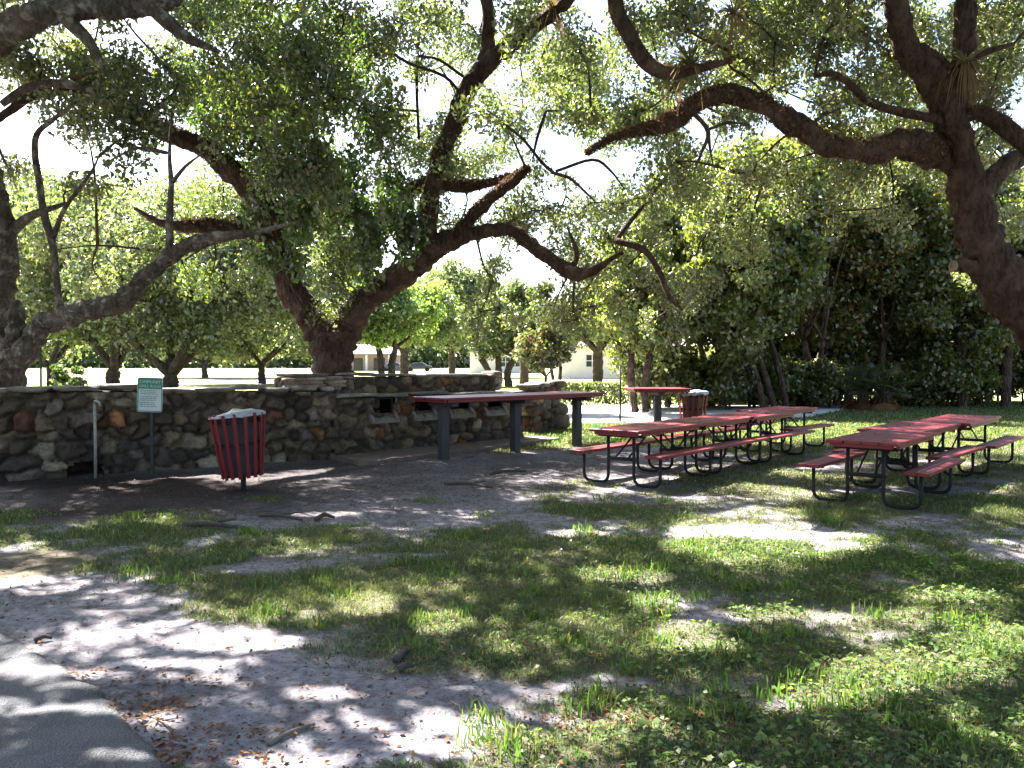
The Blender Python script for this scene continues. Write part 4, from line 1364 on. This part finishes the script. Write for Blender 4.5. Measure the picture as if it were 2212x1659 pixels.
for q in ([(1495, 240, 11.2, .035), (1530, 285, 11.2, .03), (1515, 330, 11.2, .022), (1500, 370, 11.2, .01)], [(1530, 285, 11.2, .025), (1535, 330, 11.2, .015), (1545, 370, 11.2, .006)], [(1530, 280, 11.2, .02), (1575, 265, 11.2, .018), (1620, 270, 11.2, .008)],
          [(1720, 285, 11.8, .03), (1690, 240, 11.6, .03), (1640, 190, 11.4, .02), (1610, 165, 11.3, .01)], [(1740, 280, 11.8, .025), (1780, 250, 11.8, .018), (1830, 230, 11.8, .006)], [(1950, 90, 12.2, .05), (2010, 110, 12.3, .045), (2060, 150, 12.5, .04)],
          [(2060, 160, 12.5, .07), (2110, 120, 12.4, .06), (2190, 95, 12.3, .03)]):
    oakr.limb(LV(*q), 6, 4, .15)

# foliage inside the picture: how thick the leaves are over the frame (rows of 104, columns of 138 view units)
DEN = [
 [.55,.55,.60,.85,.92,.78,.70,.60,.74,.74,.78,.82,.88,.90,.90,.86],
 [.75,.86,.88,.90,.92,.84,.60,.60,.86,.82,.86,.84,.84,.86,.86,.90],
 [.30,.50,.65,.88,.92,.76,.55,.60,.86,.82,.76,.76,.78,.78,.82,.82],
 [.28,.18,.36,.55,.82,.86,.72,.72,.60,.62,.76,.38,.35,.50,.60,.80],
 [.30,.40,.40,.45,.62,.72,.74,.68,.72,.76,.66,.35,.15,.25,.40,.60],
 [.20,.35,.45,.25,.25,.60,.45,.45,.62,.72,.60,.15,.00,.05,.10,.30],
 [.05,.10,.15,.05,.05,.12,.10,.42,.55,.62,.42,.00,.00,.00,.00,.00],
]
rgc = np.random.default_rng(77)
for i, row in enumerate(DEN):
    for j, dn in enumerate(row):
        lam = -math.log(max(1e-3, 1 - dn)) * 3.1
        for _ in range(rgc.poisson(lam)):
            vx = (j + rgc.random()) * 138.25; vy = (i + rgc.random()) * 104
            if vx < 415 and not (i >= 4 and rgc.random() < .4):
                tr = oakl if (vx < 330 or vy < 200) and rgc.random() < .55 else oak
            elif vx < 1330:
                tr = oak
            else:
                tr = oakr if (vx > 1480 or vy < 420) else oak
            if tr is oakl: Y = rgc.uniform(12.9, 15.5)
            elif tr is oak: Y = rgc.uniform(17.0, 22.0) if rgc.random() < .85 else rgc.uniform(14.5, 17)
            else: Y = rgc.uniform(13.7, 18.5) if (rgc.random() < .93 or 1850 < vx < 2150) else rgc.uniform(10.5, 12.9)
            if i >= 4 and tr is oak: Y = rgc.uniform(17.2, 20)
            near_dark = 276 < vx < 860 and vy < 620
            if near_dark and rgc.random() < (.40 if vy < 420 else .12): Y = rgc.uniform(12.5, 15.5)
            c = V(vx, vy, Y)
            if c[2] < 2.3: continue
            rr = rgc.uniform(.32, .62)
            hang = rgc.random() < .35
            rad = np.array([rr * .8, rr * .8, rr * 1.35]) if hang else np.array([rr * 1.15, rr * 1.15, rr * .75])
            base = OAKD if near_dark else ((.14, .16, .095) if 830 < vx < 1500 and vy < 420 else OAKC)  # leaf colour carries shade in the dark mass, sky reflection in the pale part
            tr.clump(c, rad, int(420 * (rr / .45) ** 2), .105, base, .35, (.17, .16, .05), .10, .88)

# unseen leaf clumps added overhead to shade the lawn, gaps cut for sun patches
gxs = np.arange(-11.5, 15.5, .93)
gys = np.arange(1.2, 18.5, .93)
for xg in gxs:
    for yg in gys:
        nrep = 2 if rgc.random() < .35 else 3
        lim = 12.2 if xg < -.5 else 9.6
        if yg > lim: nrep = 1 if rgc.random() < .35 else 0
        for _ in range(nrep):
            x_ = xg + rgc.uniform(-.5, .5); y_ = yg + rgc.uniform(-.5, .5)
            zmin = (CAM_H + .42 * y_) / (1 - .42 * .638) + .75
            z = zmin + abs(rgc.normal(0, 1.1))
            c = np.array([x_ - SHX * z, y_ - SHY * z, z])
            tr = oakl if c[0] < -7.5 else (oak if c[0] < 2.5 else oakr)
            rr = rgc.uniform(.5, .8)
            tr.clump(c, (rr, rr, rr * .6), int(rgc.uniform(190, 280)), .17, OAKC, .3, None, 0, .99, False)

def add_fern(tree, parts):
    vs, fs, ts, n0 = [], [], [], 0
    for (v, f, t) in parts:
        vs.append(v); fs.append(f + n0); ts.append(t); n0 += len(v)
    build("resurrection_fern", np.concatenate(vs), np.concatenate(fs), M['fern'], tree.root, False, np.concatenate(ts))
FB = (.125, .082, .056)
add_fern(oak, [shag(oak, llow[:16], 1500, .09, (.13, .095, .07)), shag(oak, stub, 1500, .08, FB), shag(oak, blimb, 1800, .10, FB), shag(oak, upr[20:60], 900, .06, (.14, .09, .06)), shag(oak, lstem[28:60], 1800, .08, (.09, .05, .035)), shag(oak, low[:20], 500, .06, FB), shag(oak, rstem[18:], 500, .07, FB)])
add_fern(oakr, [shag(oakr, rl_, 7000, .075, FB, up=.5), shag(oakr, rr_, 1500, .07, FB), shag(oakr, tl_[18:], 900, .05, FB)])

# leafy climber on the forks of the central oak
vine = Tree("climbing_vine", "dark green leafy climber draped over the forks of the central oak", "vine", V(640, 520, 17.2), M['bark'], 91)
for q in ([(690, 720, 17.5, .02), (640, 640, 17.4, .02), (610, 560, 17.2, .02), (600, 480, 17, .015), (640, 380, 16.6, .01)], [(760, 680, 17.4, .02), (820, 600, 17.3, .02), (870, 540, 17.2, .018), (860, 460, 17.1, .012)], [(600, 480, 17, .015), (560, 300, 16.5, .012), (600, 150, 16, .01)], [(870, 540, 17.2, .015), (800, 450, 17, .012), (720, 400, 16.8, .01)]):
    vine.limb(LV(*q), 5, 4, .1)
for (a, b, n_, sx, sy) in ((620, 480, 5, 50, 60), (690, 420, 9, 80, 70), (620, 300, 10, 90, 90), (790, 440, 9, 50, 50), (845, 500, 6, 30, 35), (800, 560, 3, 22, 18), (560, 200, 8, 110, 90), (680, 180, 8, 80, 120)):
    for _ in range(n_):
        c = V(a + rgc.normal(0, sx), b + rgc.normal(0, sy), rgc.uniform(15.8, 17.2))
        vine.clump(c, (.34, .34, .45), 170, .13, (.050, .085, .024), .4, (.10, .14, .035), .12, .6)
vine.finish(M['leaf'], .8, .62, .012, 2)

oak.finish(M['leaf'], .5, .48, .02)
oakl.finish(M['leaf'], .4, .55, .018)
oakr.finish(M['leaf'], .45, .45, .018)

# pale sawn end on the stub of the right oak
kv = knob[-1]
m = MB(); v, f = rock(kv[:3] + np.array([-.02, -.01, 0]), (.05, .17, .17), .3, 3, .8, 12, 8, .08); m.add(v, f)
m.build("sawn_end", mat_simple("sawn_wood", (.26, .22, .19), (.15, .12, .10), 12, .9), oakr.root, True, True)

# ------------------------------------------------------------------ air plants on the limbs
def air_plant(label, c, n, L, drop, col):
    t = thing("air_plant", label, "air plant", c, 0, "air plants growing on the oak limbs")
    rg = np.random.default_rng(int(abs(c[0]) * 100) + n)
    vs, fs = [], []; n0 = 0; dv, df = [], []; d0 = 0
    for k in range(n):
        a = rg.uniform(0, 2 * np.pi); down = rg.random() < drop
        d = np.array([math.cos(a), math.sin(a), rg.uniform(.1, 1.2) if not down else rg.uniform(-.6, .2)])
        d /= np.linalg.norm(d); l = L * rg.uniform(.6, 1.2)
        s = np.cross(d, [0, 0, 1.0]); s /= np.linalg.norm(s) + 1e-6
        p = [np.zeros(3), d * l * .35, d * l * .75 + np.array([0, 0, -.12 * l - (.35 * l if down else 0)]), d * l * .95 + np.array([0, 0, -.3 * l - (.8 * l if down else 0)])]
        w = (.011, .010, .007, .001)
        v = [q + s * ww * sg for q, ww in zip(p, w) for sg in (-1, 1)]
        f = [[i * 2, i * 2 + 1, i * 2 + 3, i * 2 + 2] for i in range(3)]
        if down: dv += v; df += [[i + d0 for i in q] for q in f]; d0 += 8
        else: vs += v; fs += [[i + n0 for i in q] for q in f]; n0 += 8
    build("leaf_rosette", vs, fs, M['fern'], t, False, np.tile(np.array(col), (len(vs), 1)), False)
    if dv: build("dead_leaf_skirt", dv, df, M['fern'], t, False, np.tile(np.array((.22, .16, .10)), (len(dv), 1)), False)
air_plant("spiky air plant with a drooping dead skirt in the fork of the leaning oak", V(2085, 140, 12.4), 130, .5, .65, (.20, .22, .13))
air_plant("wide grassy green air plant on the low branch hanging from the top edge", V(1490, 140, 10.6), 110, .5, .1, (.12, .15, .08))
air_plant("small yellowish air plant high among the leaves by the top edge", V(1585, 30, 10.8), 70, .32, .3, (.20, .19, .09))
air_plant("tuft of dry air plant beside the top of the upright oak limb", V(1195, 25, 15.7), 80, .4, .4, (.17, .15, .07))

# ------------------------------------------------------------------ trees on the far lawn and the thicket
def gtree(name, label, cat, px, Y, trunk_h, trunk_r, crown_c, crown_r, nclump, nleaf, L, base, seed, bark='bark_pale', group=None, forks=4, leafmat='leaf_far', lean=0.0, stems=1, alt=None, altp=0., zlow=None, cr=None):
    d = ray(px, 384); x = d[0] / d[1] * Y
    t = Tree(name, label, cat, (x, Y, 0), M[bark], seed, group)
    rg = t.rng
    cz, rz = crown_c[1], crown_r[2]
    for s in range(stems):
        ox = (s - (stems - 1) / 2) * trunk_r * 3.2
        top = np.array([x + ox * 1.6 + lean * trunk_h, Y + rg.normal(0, .1), trunk_h])
        t.limb([(x + ox, Y, -.2, trunk_r * 1.35), (x + ox, Y, .25, trunk_r * 1.05), (x + ox + lean * trunk_h * .4 + rg.normal(0, .05), Y, trunk_h * .55, trunk_r), (*top, trunk_r * .85)], 10, 4, .15)
        for k in range(forks):
            a = 2 * math.pi * (k + rg.random() * .6) / forks
            e = np.array([x + crown_c[0] + math.cos(a) * crown_r[0] * .75, Y + math.sin(a) * crown_r[1] * .75, cz + rg.uniform(-.2, .6) * rz])
            mid = top * .5 + e * .5 + np.array([0, 0, -.12 * rz]) + rg.normal(0, .12, 3)
            t.limb([(*top, trunk_r * .6), (*mid, trunk_r * .4), (*e, trunk_r * .12)], 7, 4, .15)
    for k in range(nclump):
        q = rg.normal(size=3); q /= np.linalg.norm(q); q *= rg.random() ** .4
        if q[2] < 0: q[2] *= .8
        c = np.array([x + crown_c[0] + q[0] * crown_r[0], Y + q[1] * crown_r[1], cz + q[2] * crown_r[2]])
        if zlow and c[2] < zlow: c[2] = zlow + rg.random() * .5
        r_ = (cr or .22 * crown_r[0] + .25) * rg.uniform(.7, 1.3)
        t.clump(c, (r_, r_, r_ * .8), int(nleaf * 1.5 * rg.uniform(.6, 1.3)), L, base, .35, alt, altp)
    t.finish(M[leafmat], .3, .6, trunk_r * .16, 1)
    return t

GP = "oaks on the sunlit far lawn"  # far crown colours below are lightened to stand in for glare
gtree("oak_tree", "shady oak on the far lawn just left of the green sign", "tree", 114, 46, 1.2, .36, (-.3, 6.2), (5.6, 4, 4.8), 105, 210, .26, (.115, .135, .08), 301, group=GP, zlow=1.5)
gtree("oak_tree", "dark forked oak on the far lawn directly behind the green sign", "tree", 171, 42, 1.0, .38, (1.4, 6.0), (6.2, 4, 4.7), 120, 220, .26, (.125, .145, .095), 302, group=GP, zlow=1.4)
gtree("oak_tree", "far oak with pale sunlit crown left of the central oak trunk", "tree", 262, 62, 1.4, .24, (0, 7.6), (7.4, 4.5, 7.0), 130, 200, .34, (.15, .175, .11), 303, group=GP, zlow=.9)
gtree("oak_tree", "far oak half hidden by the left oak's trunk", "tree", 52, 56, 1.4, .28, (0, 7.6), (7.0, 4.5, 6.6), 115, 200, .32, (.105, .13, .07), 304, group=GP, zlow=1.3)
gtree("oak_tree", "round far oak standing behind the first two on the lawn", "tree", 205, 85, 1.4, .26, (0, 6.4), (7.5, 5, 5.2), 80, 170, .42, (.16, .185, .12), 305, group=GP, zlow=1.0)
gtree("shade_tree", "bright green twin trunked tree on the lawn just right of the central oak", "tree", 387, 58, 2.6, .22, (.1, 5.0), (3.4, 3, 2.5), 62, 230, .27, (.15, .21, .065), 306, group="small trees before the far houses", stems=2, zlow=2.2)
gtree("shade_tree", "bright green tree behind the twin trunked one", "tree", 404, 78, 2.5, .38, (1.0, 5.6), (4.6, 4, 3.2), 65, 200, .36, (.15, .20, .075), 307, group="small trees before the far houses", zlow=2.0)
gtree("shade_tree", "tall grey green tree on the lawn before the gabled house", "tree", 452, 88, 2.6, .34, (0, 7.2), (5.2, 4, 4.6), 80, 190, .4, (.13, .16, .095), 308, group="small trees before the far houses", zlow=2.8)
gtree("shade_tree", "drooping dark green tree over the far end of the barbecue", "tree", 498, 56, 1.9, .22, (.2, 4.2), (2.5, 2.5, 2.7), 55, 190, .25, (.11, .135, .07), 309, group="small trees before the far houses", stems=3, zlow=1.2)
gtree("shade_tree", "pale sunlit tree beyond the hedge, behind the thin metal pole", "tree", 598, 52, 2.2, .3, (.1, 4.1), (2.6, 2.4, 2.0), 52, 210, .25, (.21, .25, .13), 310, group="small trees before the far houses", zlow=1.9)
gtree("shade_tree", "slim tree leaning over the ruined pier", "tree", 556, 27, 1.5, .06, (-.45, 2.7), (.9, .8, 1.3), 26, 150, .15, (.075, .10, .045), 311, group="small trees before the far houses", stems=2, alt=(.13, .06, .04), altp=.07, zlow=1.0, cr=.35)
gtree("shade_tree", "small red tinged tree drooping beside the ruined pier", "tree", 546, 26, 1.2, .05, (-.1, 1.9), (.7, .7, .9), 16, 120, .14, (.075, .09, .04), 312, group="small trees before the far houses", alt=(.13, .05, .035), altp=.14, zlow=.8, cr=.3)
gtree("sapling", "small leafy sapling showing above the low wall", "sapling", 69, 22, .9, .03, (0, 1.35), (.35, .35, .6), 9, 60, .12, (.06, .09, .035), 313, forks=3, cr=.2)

TH = (.130, .160, .056)
TK = "trees of the dense thicket beyond the tables"
tk = [  # px, Y, trunk h, r, crown dx, cz, rx, rz, lean, stems, label
 (640, 27, 1.9, .11, .0, 4.0, 1.7, 2.0, .0, 2, "dark bushy tree behind the small single post serving table"),
 (668, 30, 2.4, .10, .0, 5.4, 1.8, 2.6, .02, 1, "narrow thicket tree directly above the far trash can"),
 (716, 31, 2.2, .12, -.6, 6.2, 2.4, 3.2, -.12, 2, "leaning thicket tree just right of the far trash can"),
 (768, 28, 2.3, .11, -1.4, 5.0, 2.2, 2.8, -.30, 2, "thicket tree with dark slanting trunks behind the end of the longer table row"),
 (786, 28.5, 2.5, .10, -.9, 6.6, 2.3, 3.2, -.22, 1, "thicket tree with a single slanting trunk next to the double slanting one"),
 (812, 30, 2.4, .12, .0, 7.4, 2.5, 3.4, .0, 2, "tall thicket tree with yellow and orange leaves in the middle of the thicket"),
 (842, 32, 2.6, .12, .0, 5.6, 2.2, 3.6, .05, 2, "thicket tree standing left of the fan palm"),
 (880, 31, 2.4, .13, .2, 7.8, 2.8, 3.2, .05, 1, "broad crowned thicket tree behind the fan palm"),
 (905, 33, 2.5, .12, .0, 5.0, 2.2, 3.2, .0, 2, "thicket tree with thin paired trunks right of the fan palm"),
 (938, 32, 2.7, .14, .2, 7.0, 2.6, 3.4, .03, 1, "dense thicket tree left of the leaning oak's trunk"),
 (962, 30, 3.0, .17, .0, 4.6, 1.9, 3.0, -.03, 1, "thicket tree with a stout dark trunk near the leaning oak"),
 (985, 34, 2.4, .12, .0, 6.4, 2.3, 3.6, .0, 2, "shaded thicket tree behind the leaning oak's trunk"),
 (1006, 30, 3.2, .15, .3, 6.6, 2.2, 3.2, .02, 1, "thicket tree with a pinkish sunlit trunk beyond the leaning oak"),
 (1045, 32, 2.6, .14, .0, 5.2, 2.8, 4.2, .0, 2, "outermost thicket tree, its crown hanging behind the leaning oak's lower trunk"),
 (745, 36, 2.4, .12, .0, 7.2, 2.6, 3.0, .0, 1, "pale green thicket tree rising at the back above the slanting trunks"),
 (690, 38, 2.4, .14, .0, 7.0, 2.8, 3.6, .0, 1, "pale thicket tree at the back over the far trash can"),
]
for i, (px, Y, th, tr_, dx, cz, rx, rz, lean, st_, lab) in enumerate(tk):
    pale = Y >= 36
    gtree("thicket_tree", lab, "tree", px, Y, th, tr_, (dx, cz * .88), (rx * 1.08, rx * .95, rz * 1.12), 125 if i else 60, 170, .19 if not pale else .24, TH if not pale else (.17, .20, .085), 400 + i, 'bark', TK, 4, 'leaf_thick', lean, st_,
          (.22, .10, .025) if i in (5, 7, 6, 9) else (.16, .14, .04), .14, zlow=.5, cr=.66)
# undergrowth shrubs
for i, (px, Y, r_, hh, lab) in enumerate(((652, 29, 1.3, 1.3, "dark spreading bush under the bushy tree behind the single post table"), (742, 33, 1.5, 1.5, "thicket bush glimpsed behind the slanting trunks"), (775, 34.5, 1.7, 1.7, "large thicket bush behind the middle of the thicket"),
        (806, 33.5, 1.6, 1.9, "dense bush at the back, left of the fan palm"), (848, 34, 1.6, 1.8, "dense bush at the back, straight behind the fan palm"), (892, 35, 1.7, 1.9, "dense bush at the back, right of the brown palmetto"), (932, 34, 1.6, 1.8, "tall bush in the dark middle of the thicket's right half"),
        (702, 30.5, 1.0, .9, "small bush in front of the leaning tree by the far trash can"), (752, 30, 1.1, 1.0, "small bush at the feet of the slanting trunks"), (800, 30.5, 1.0, .9, "small bush in front, left of the low shrub by the palm"), (910, 31, 1.1, 1.0, "small bush in front, right of the brown palmetto"), (950, 30.5, 1.1, 1.1, "small bush in front of the stout dark trunk"),
        (968, 35, 1.7, 2.0, "tall bush filling the gap beside the leaning oak's trunk"), (1000, 34.5, 1.6, 1.9, "tall bush behind the pinkish sunlit trunk"), (1040, 35, 1.8, 2.0, "last tall bush of the thicket, past the pinkish trunk"))):
    gtree("bush", lab, "bush", px, Y, .8, .05, (0, hh), (r_ * 1.25, r_, hh * .95), 46, 130, .18, (.13, .155, .05), 600 + i, 'bark', "bushes filling the thicket", 5, 'leaf_thick', 0, 2, (.16, .11, .04), .1, zlow=.3, cr=.5)
for i, (px, Y, r_, lab) in enumerate(((728, 28.5, .8, "low dark shrub at the thicket foot beside the far trash can"), (828, 29.5, .8, "low shrub at the thicket foot, left of the fan palm's trunk"), (925, 31, 1.0, "shaggy low shrub at the thicket foot right of the fan palm"), (978, 31.5, 1.0, "low shrub at the thicket foot under the leaning oak"), (1025, 31, 1.0, "last low shrub at the thicket foot, past the pinkish trunk"))):
    gtree("shrub", lab, "shrub", px, Y, .5, .04, (0, .95), (r_ * 1.1, r_, .8), 20, 110, .16, (.10, .115, .04), 500 + i, 'bark', "shrubs at the foot of the thicket", 4, 'leaf_thick', 0, 2, (.15, .11, .05), .12, zlow=.25, cr=.4)

def fan_palm(name, label, px, Y, h, n, L, seed, col, dead, trunk_r=.16, cat="palm"):
    d = ray(px, 384); x = d[0] / d[1] * Y
    t = thing(name, label, cat, (x, Y, 0))
    rg = np.random.default_rng(seed)
    m = MB(); m.tube([(0, 0, -.2), (.03, 0, h * .5), (0, 0, h)], [trunk_r * 1.2, trunk_r, trunk_r], 10, sub=4); m.build("trunk", M['bark_pale'], t, True)
    for nm, cnt, c_, dn in (("frond", n, col, False), ("dead_frond", int(n * dead), (.19, .105, .055), True)):
        for k in range(cnt):
            a = rg.uniform(0, 2 * np.pi); el = rg.uniform(-.1, 1.2) if not dn else rg.uniform(-1.35, -.6)
            ax = np.array([math.cos(a) * math.cos(el), math.sin(a) * math.cos(el), math.sin(el)])
            st_ = np.cross(ax, [0, 0, 1.0]); st_ /= np.linalg.norm(st_) + 1e-6
            o = np.array([0, 0, h]); hub = o + ax * L * .6
            vs, fs, n0 = [], [], 0
            v, f = tube([o, hub], [.015, .01], 5); vs.append(v); fs += f; n0 += len(v)
            for j in range(17):
                b = (j - 8) / 8 * 1.9
                dd = ax * math.cos(b) + st_ * math.sin(b); l = L * .62 * (1 - .25 * abs(b) / 1.9)
                dd = dd + np.array([0, 0, -.25 if not dn else -.5]); dd /= np.linalg.norm(dd)
                w = np.cross(dd, np.cross(st_, ax)); w /= np.linalg.norm(w) + 1e-6
                w *= .028 * (L + .3)
                vs.append(np.array([hub, hub + dd * l * .5 + w, hub + dd * l + np.array([0, 0, -.12 * l]), hub + dd * l * .5 - w]))
                fs.append([n0, n0 + 1, n0 + 2, n0 + 3]); n0 += 4
            vv = np.concatenate(vs)
            build(nm, vv, fs, M['fern'] if dn else M['leaf_thick'], t, False, np.tile(np.array(c_) * rg.uniform(.7, 1.3), (len(vv), 1)), False)
fan_palm("palmetto", "small fan palm with grey drooping fronds at the thicket's foot", 862, 29, .75, 14, 1.0, 5, (.07, .09, .045), 1.2)
fan_palm("palmetto", "brown fronded palmetto with dead leaves right of the small fan palm", 884, 28.6, .7, 8, 1.0, 6, (.08, .085, .04), 2.0)
fan_palm("palm_tree", "far palm tree with a brown skirt of dead fronds beyond the barbecue's end", 524, 62, 3.6, 16, 1.5, 7, (.12, .16, .06), 1.5, .32)

# ------------------------------------------------------------------ clipped hedge behind the road
def hedge(label, x0, x1, Y, h, dp, seed, col):
    rg = np.random.default_rng(seed)
    t = thing("hedge", label, "hedge", ((x0 + x1) / 2, Y, 0))
    n = int((x1 - x0) * 900)
    x = rg.uniform(x0, x1, n); z = h * rg.random(n) ** .75; y = Y + rg.uniform(-dp / 2, dp / 2, n)
    front = rg.random(n) < .6
    y = np.where(front, Y - dp / 2 + rg.normal(0, .05, n), y)
    z = z * (1 + .10 * (fbm(x * 1.2, y * 0 + seed, seed, 3) - .5) * 2) + .05
    v, f, tt = leaf_mesh(np.stack([x, y, z], 1), .13, tints(n, col, rg, .35, (.13, .15, .04), .2), rg, .1, .6)
    build("foliage", v, f, M['leaf_far'], t, False, tt)
    m = MB()
    for k in np.arange(x0 + .3, x1, .8):
        m.tube([(k, Y, -.1), (k + rg.normal(0, .1), Y, h * .5), (k + rg.normal(0, .15), Y + rg.normal(0, .1), h * .85)], [.03, .025, .01], 5)
    m.build("stems", M['bark'], t, False, True)
hedge("long clipped green hedge along the far side of the pale road", 1.2, 7.4, 32.2, .85, .9, 71, (.10, .125, .035))
hedge("darker continuation of the clipped hedge behind the thicket trunks", 7.55, 14.5, 32.6, .85, .9, 72, (.085, .105, .03))

# ------------------------------------------------------------------ houses far across the lawn
wall_pale = mat_simple("pale_stucco", (.80, .74, .71), (.74, .68, .65), 2, .9)
wall_pink = mat_simple("pink_stucco", (.52, .38, .35), (.46, .34, .31), 2, .9)
roof_m = mat_simple("tile_roof", (.30, .26, .24), (.22, .19, .18), 6, .9, bmp=.3)
dark_gl = mat_simple("dark_window", (.03, .035, .045), (.045, .05, .06), 2, .15)
trim_m = mat_simple("white_trim", (.75, .74, .72), (.66, .65, .63), 3, .6)
def house(label, xa, xb, Y, h, depth, wall, wins, doors, posts=(), gable=False):
    t = thing("house", label, "house", ((xa + xb) / 2, Y, 0), 0, "pale houses beyond the lawn")
    W = xb - xa; x0 = -W / 2
    m = MB(); m.box((0, depth / 2, h / 2 - .1), (W, depth, h + .2), None, .02); m.build("wall", wall, t)
    if gable:
        v = [(-W/2 - .4, -.5, h), (W/2 + .4, -.5, h), (0, -.5, h + W * .22), (-W/2 - .4, depth + .5, h), (W/2 + .4, depth + .5, h), (0, depth + .5, h + W * .22)]
        f = [[0, 1, 2], [3, 5, 4], [0, 2, 5, 3], [1, 4, 5, 2], [0, 3, 4, 1]]
    else:
        v = [(-W/2 - .5, -.6, h), (W/2 + .5, -.6, h), (W/2 + .5, depth + .5, h), (-W/2 - .5, depth + .5, h), (-W/2 + 2.5, depth / 2, h + 1.9), (W/2 - 2.5, depth / 2, h + 1.9)]
        f = [[0, 1, 5, 4], [1, 2, 5], [2, 3, 4, 5], [3, 0, 4], [0, 3, 2, 1]]
    m = MB(); m.add(v, f); m.build("roof", roof_m, t)
    for (wx, wz, ww, wh, np_) in wins:
        m = MB(); m.box((x0 + wx, -.02, wz), (ww + .16, .06, wh + .16), None, .01)
        for k in range(1, np_): m.box((x0 + wx - ww / 2 + ww * k / np_, -.065, wz), (.09, .04, wh), None, .005)
        m.box((x0 + wx, -.066, wz), (ww, .036, .07), None, .005)
        w_ = m.build("window", trim_m, t)
        m = MB(); m.box((x0 + wx, -.045, wz), (ww, .05, wh), None, .004)
        g = m.build("pane", dark_gl, w_)
    for (dx_, dw, dh) in doors:
        m = MB(); m.box((x0 + dx_, -.02, dh / 2), (dw, .06, dh), None, .01); m.build("door", dark_gl, t)
    for px_ in posts:
        m = MB(); m.box((x0 + px_, -2.2, h / 2), (.35, .35, h), None, .02); m.build("porch_post", trim_m, t)
    if posts:
        m = MB(); m.box((x0 + (posts[0] + posts[-1]) / 2, -1.2, h + .12), (posts[-1] - posts[0] + 1.2, 2.9, .2), None, .02); m.build("porch_roof", roof_m, t)
def xat(px, Y):
    d = ray(px, 384); return d[0] / d[1] * Y
house("pale house with a dark porch and white posts behind the central oak", xat(322, 145), xat(400, 145), 145, 2.7, 9, wall_pink, [(2.6, 1.5, 1.2, 1.3, 2)], [(6.2, 1.6, 2.2), (9.8, 1.9, 2.2)], (4.6, 8.0, 11.8))
house("pale gabled house with one wide four pane window behind the barbecue's end", xat(470, 118), xat(541, 118), 118, 2.9, 9, wall_pale, [(5.6, 1.55, 2.6, 1.25, 4)], [(8.6, 1.0, 2.1)], (), True)
house("long white house behind the hedge and the thin metal pole", xat(556, 80), xat(664, 80), 80, 3.0, 9, wall_pale, [(3.4, 1.7, 1.1, 1.1, 2)], [(7.4, .7, 2.4), (9.0, .8, 2.6)], ())
house("pale house glimpsed between the thicket trunks", xat(690, 70), xat(850, 70), 70, 2.9, 9, wall_pale, [(3.0, 1.6, 1.6, 1.2, 3), (9.0, 1.6, 1.6, 1.2, 3)], [(6, 1.0, 2.1)], ())

def car(label, px, Y, col, flip=1):
    x = xat(px, Y)
    t = thing("parked_car", label, "car", (x, Y, 0), 0, "cars parked by the far houses")
    prof = [(-2.1, .35), (-2.15, .75), (-1.3, .92), (-.75, 1.38), (.65, 1.42), (1.35, .98), (2.1, .85), (2.15, .4)]
    v = []; k = len(prof)
    for yy, sc_ in ((-.85, .94), (-.80, 1), (.80, 1), (.85, .94)):
        v += [(a * flip, yy * (.8 if b > 1.2 else 1), b * (1 if sc_ == 1 else .985)) for a, b in prof]
    f = [[i * k + j, i * k + (j + 1) % k, (i + 1) * k + (j + 1) % k, (i + 1) * k + j] for i in range(3) for j in range(k)] + [list(range(k))[::-1], list(range(3 * k, 4 * k))]
    build("body", v, f, mat_simple("car_paint", col, tuple(c * .85 for c in col), 2, .25), t, False, None, False)
    m = MB(); m.add([(-1.15 * flip, -.9, .93), (1.15 * flip, -.9, .96), (.6 * flip, -.72, 1.34), (-.7 * flip, -.72, 1.31)], [[0, 1, 2, 3]]); m.build("side_window", dark_gl, t)
    for wx in (-1.35, 1.35):
        for wy in (-.8, .8):
            m = MB(); m.tube([(wx, wy - .1, .32), (wx, wy + .1, .32)], .32, 16); m.build("wheel", M['steel'], t, True)
car("dark parked car on the lawn's far edge right of the twin trunked tree", 419, 138, (.03, .03, .045))
car("blue grey parked car partly hidden behind the twin trunked tree", 394, 140, (.06, .07, .14), -1)

# distant wood closing the view
rgt = np.random.default_rng(9)
n = 42000
x = rgt.uniform(-190, 190, n); hgt = 6 + 7 * fbm(x * .05, x * 0 + 3, 3, 4) * 1.4
z = hgt * rgt.random(n) ** 1.1; y = 205 + rgt.uniform(-7, 7, n)
v, f, tt = leaf_mesh(np.stack([x, y, z], 1), 1.5, tints(n, (.085, .11, .06), rgt, .35), rgt, .1, .7)
tag(build("distant_woods", v, f, M['leaf_far'], None, False, tt), "distant belt of trees closing the view behind the houses", "woods", kind='stuff')
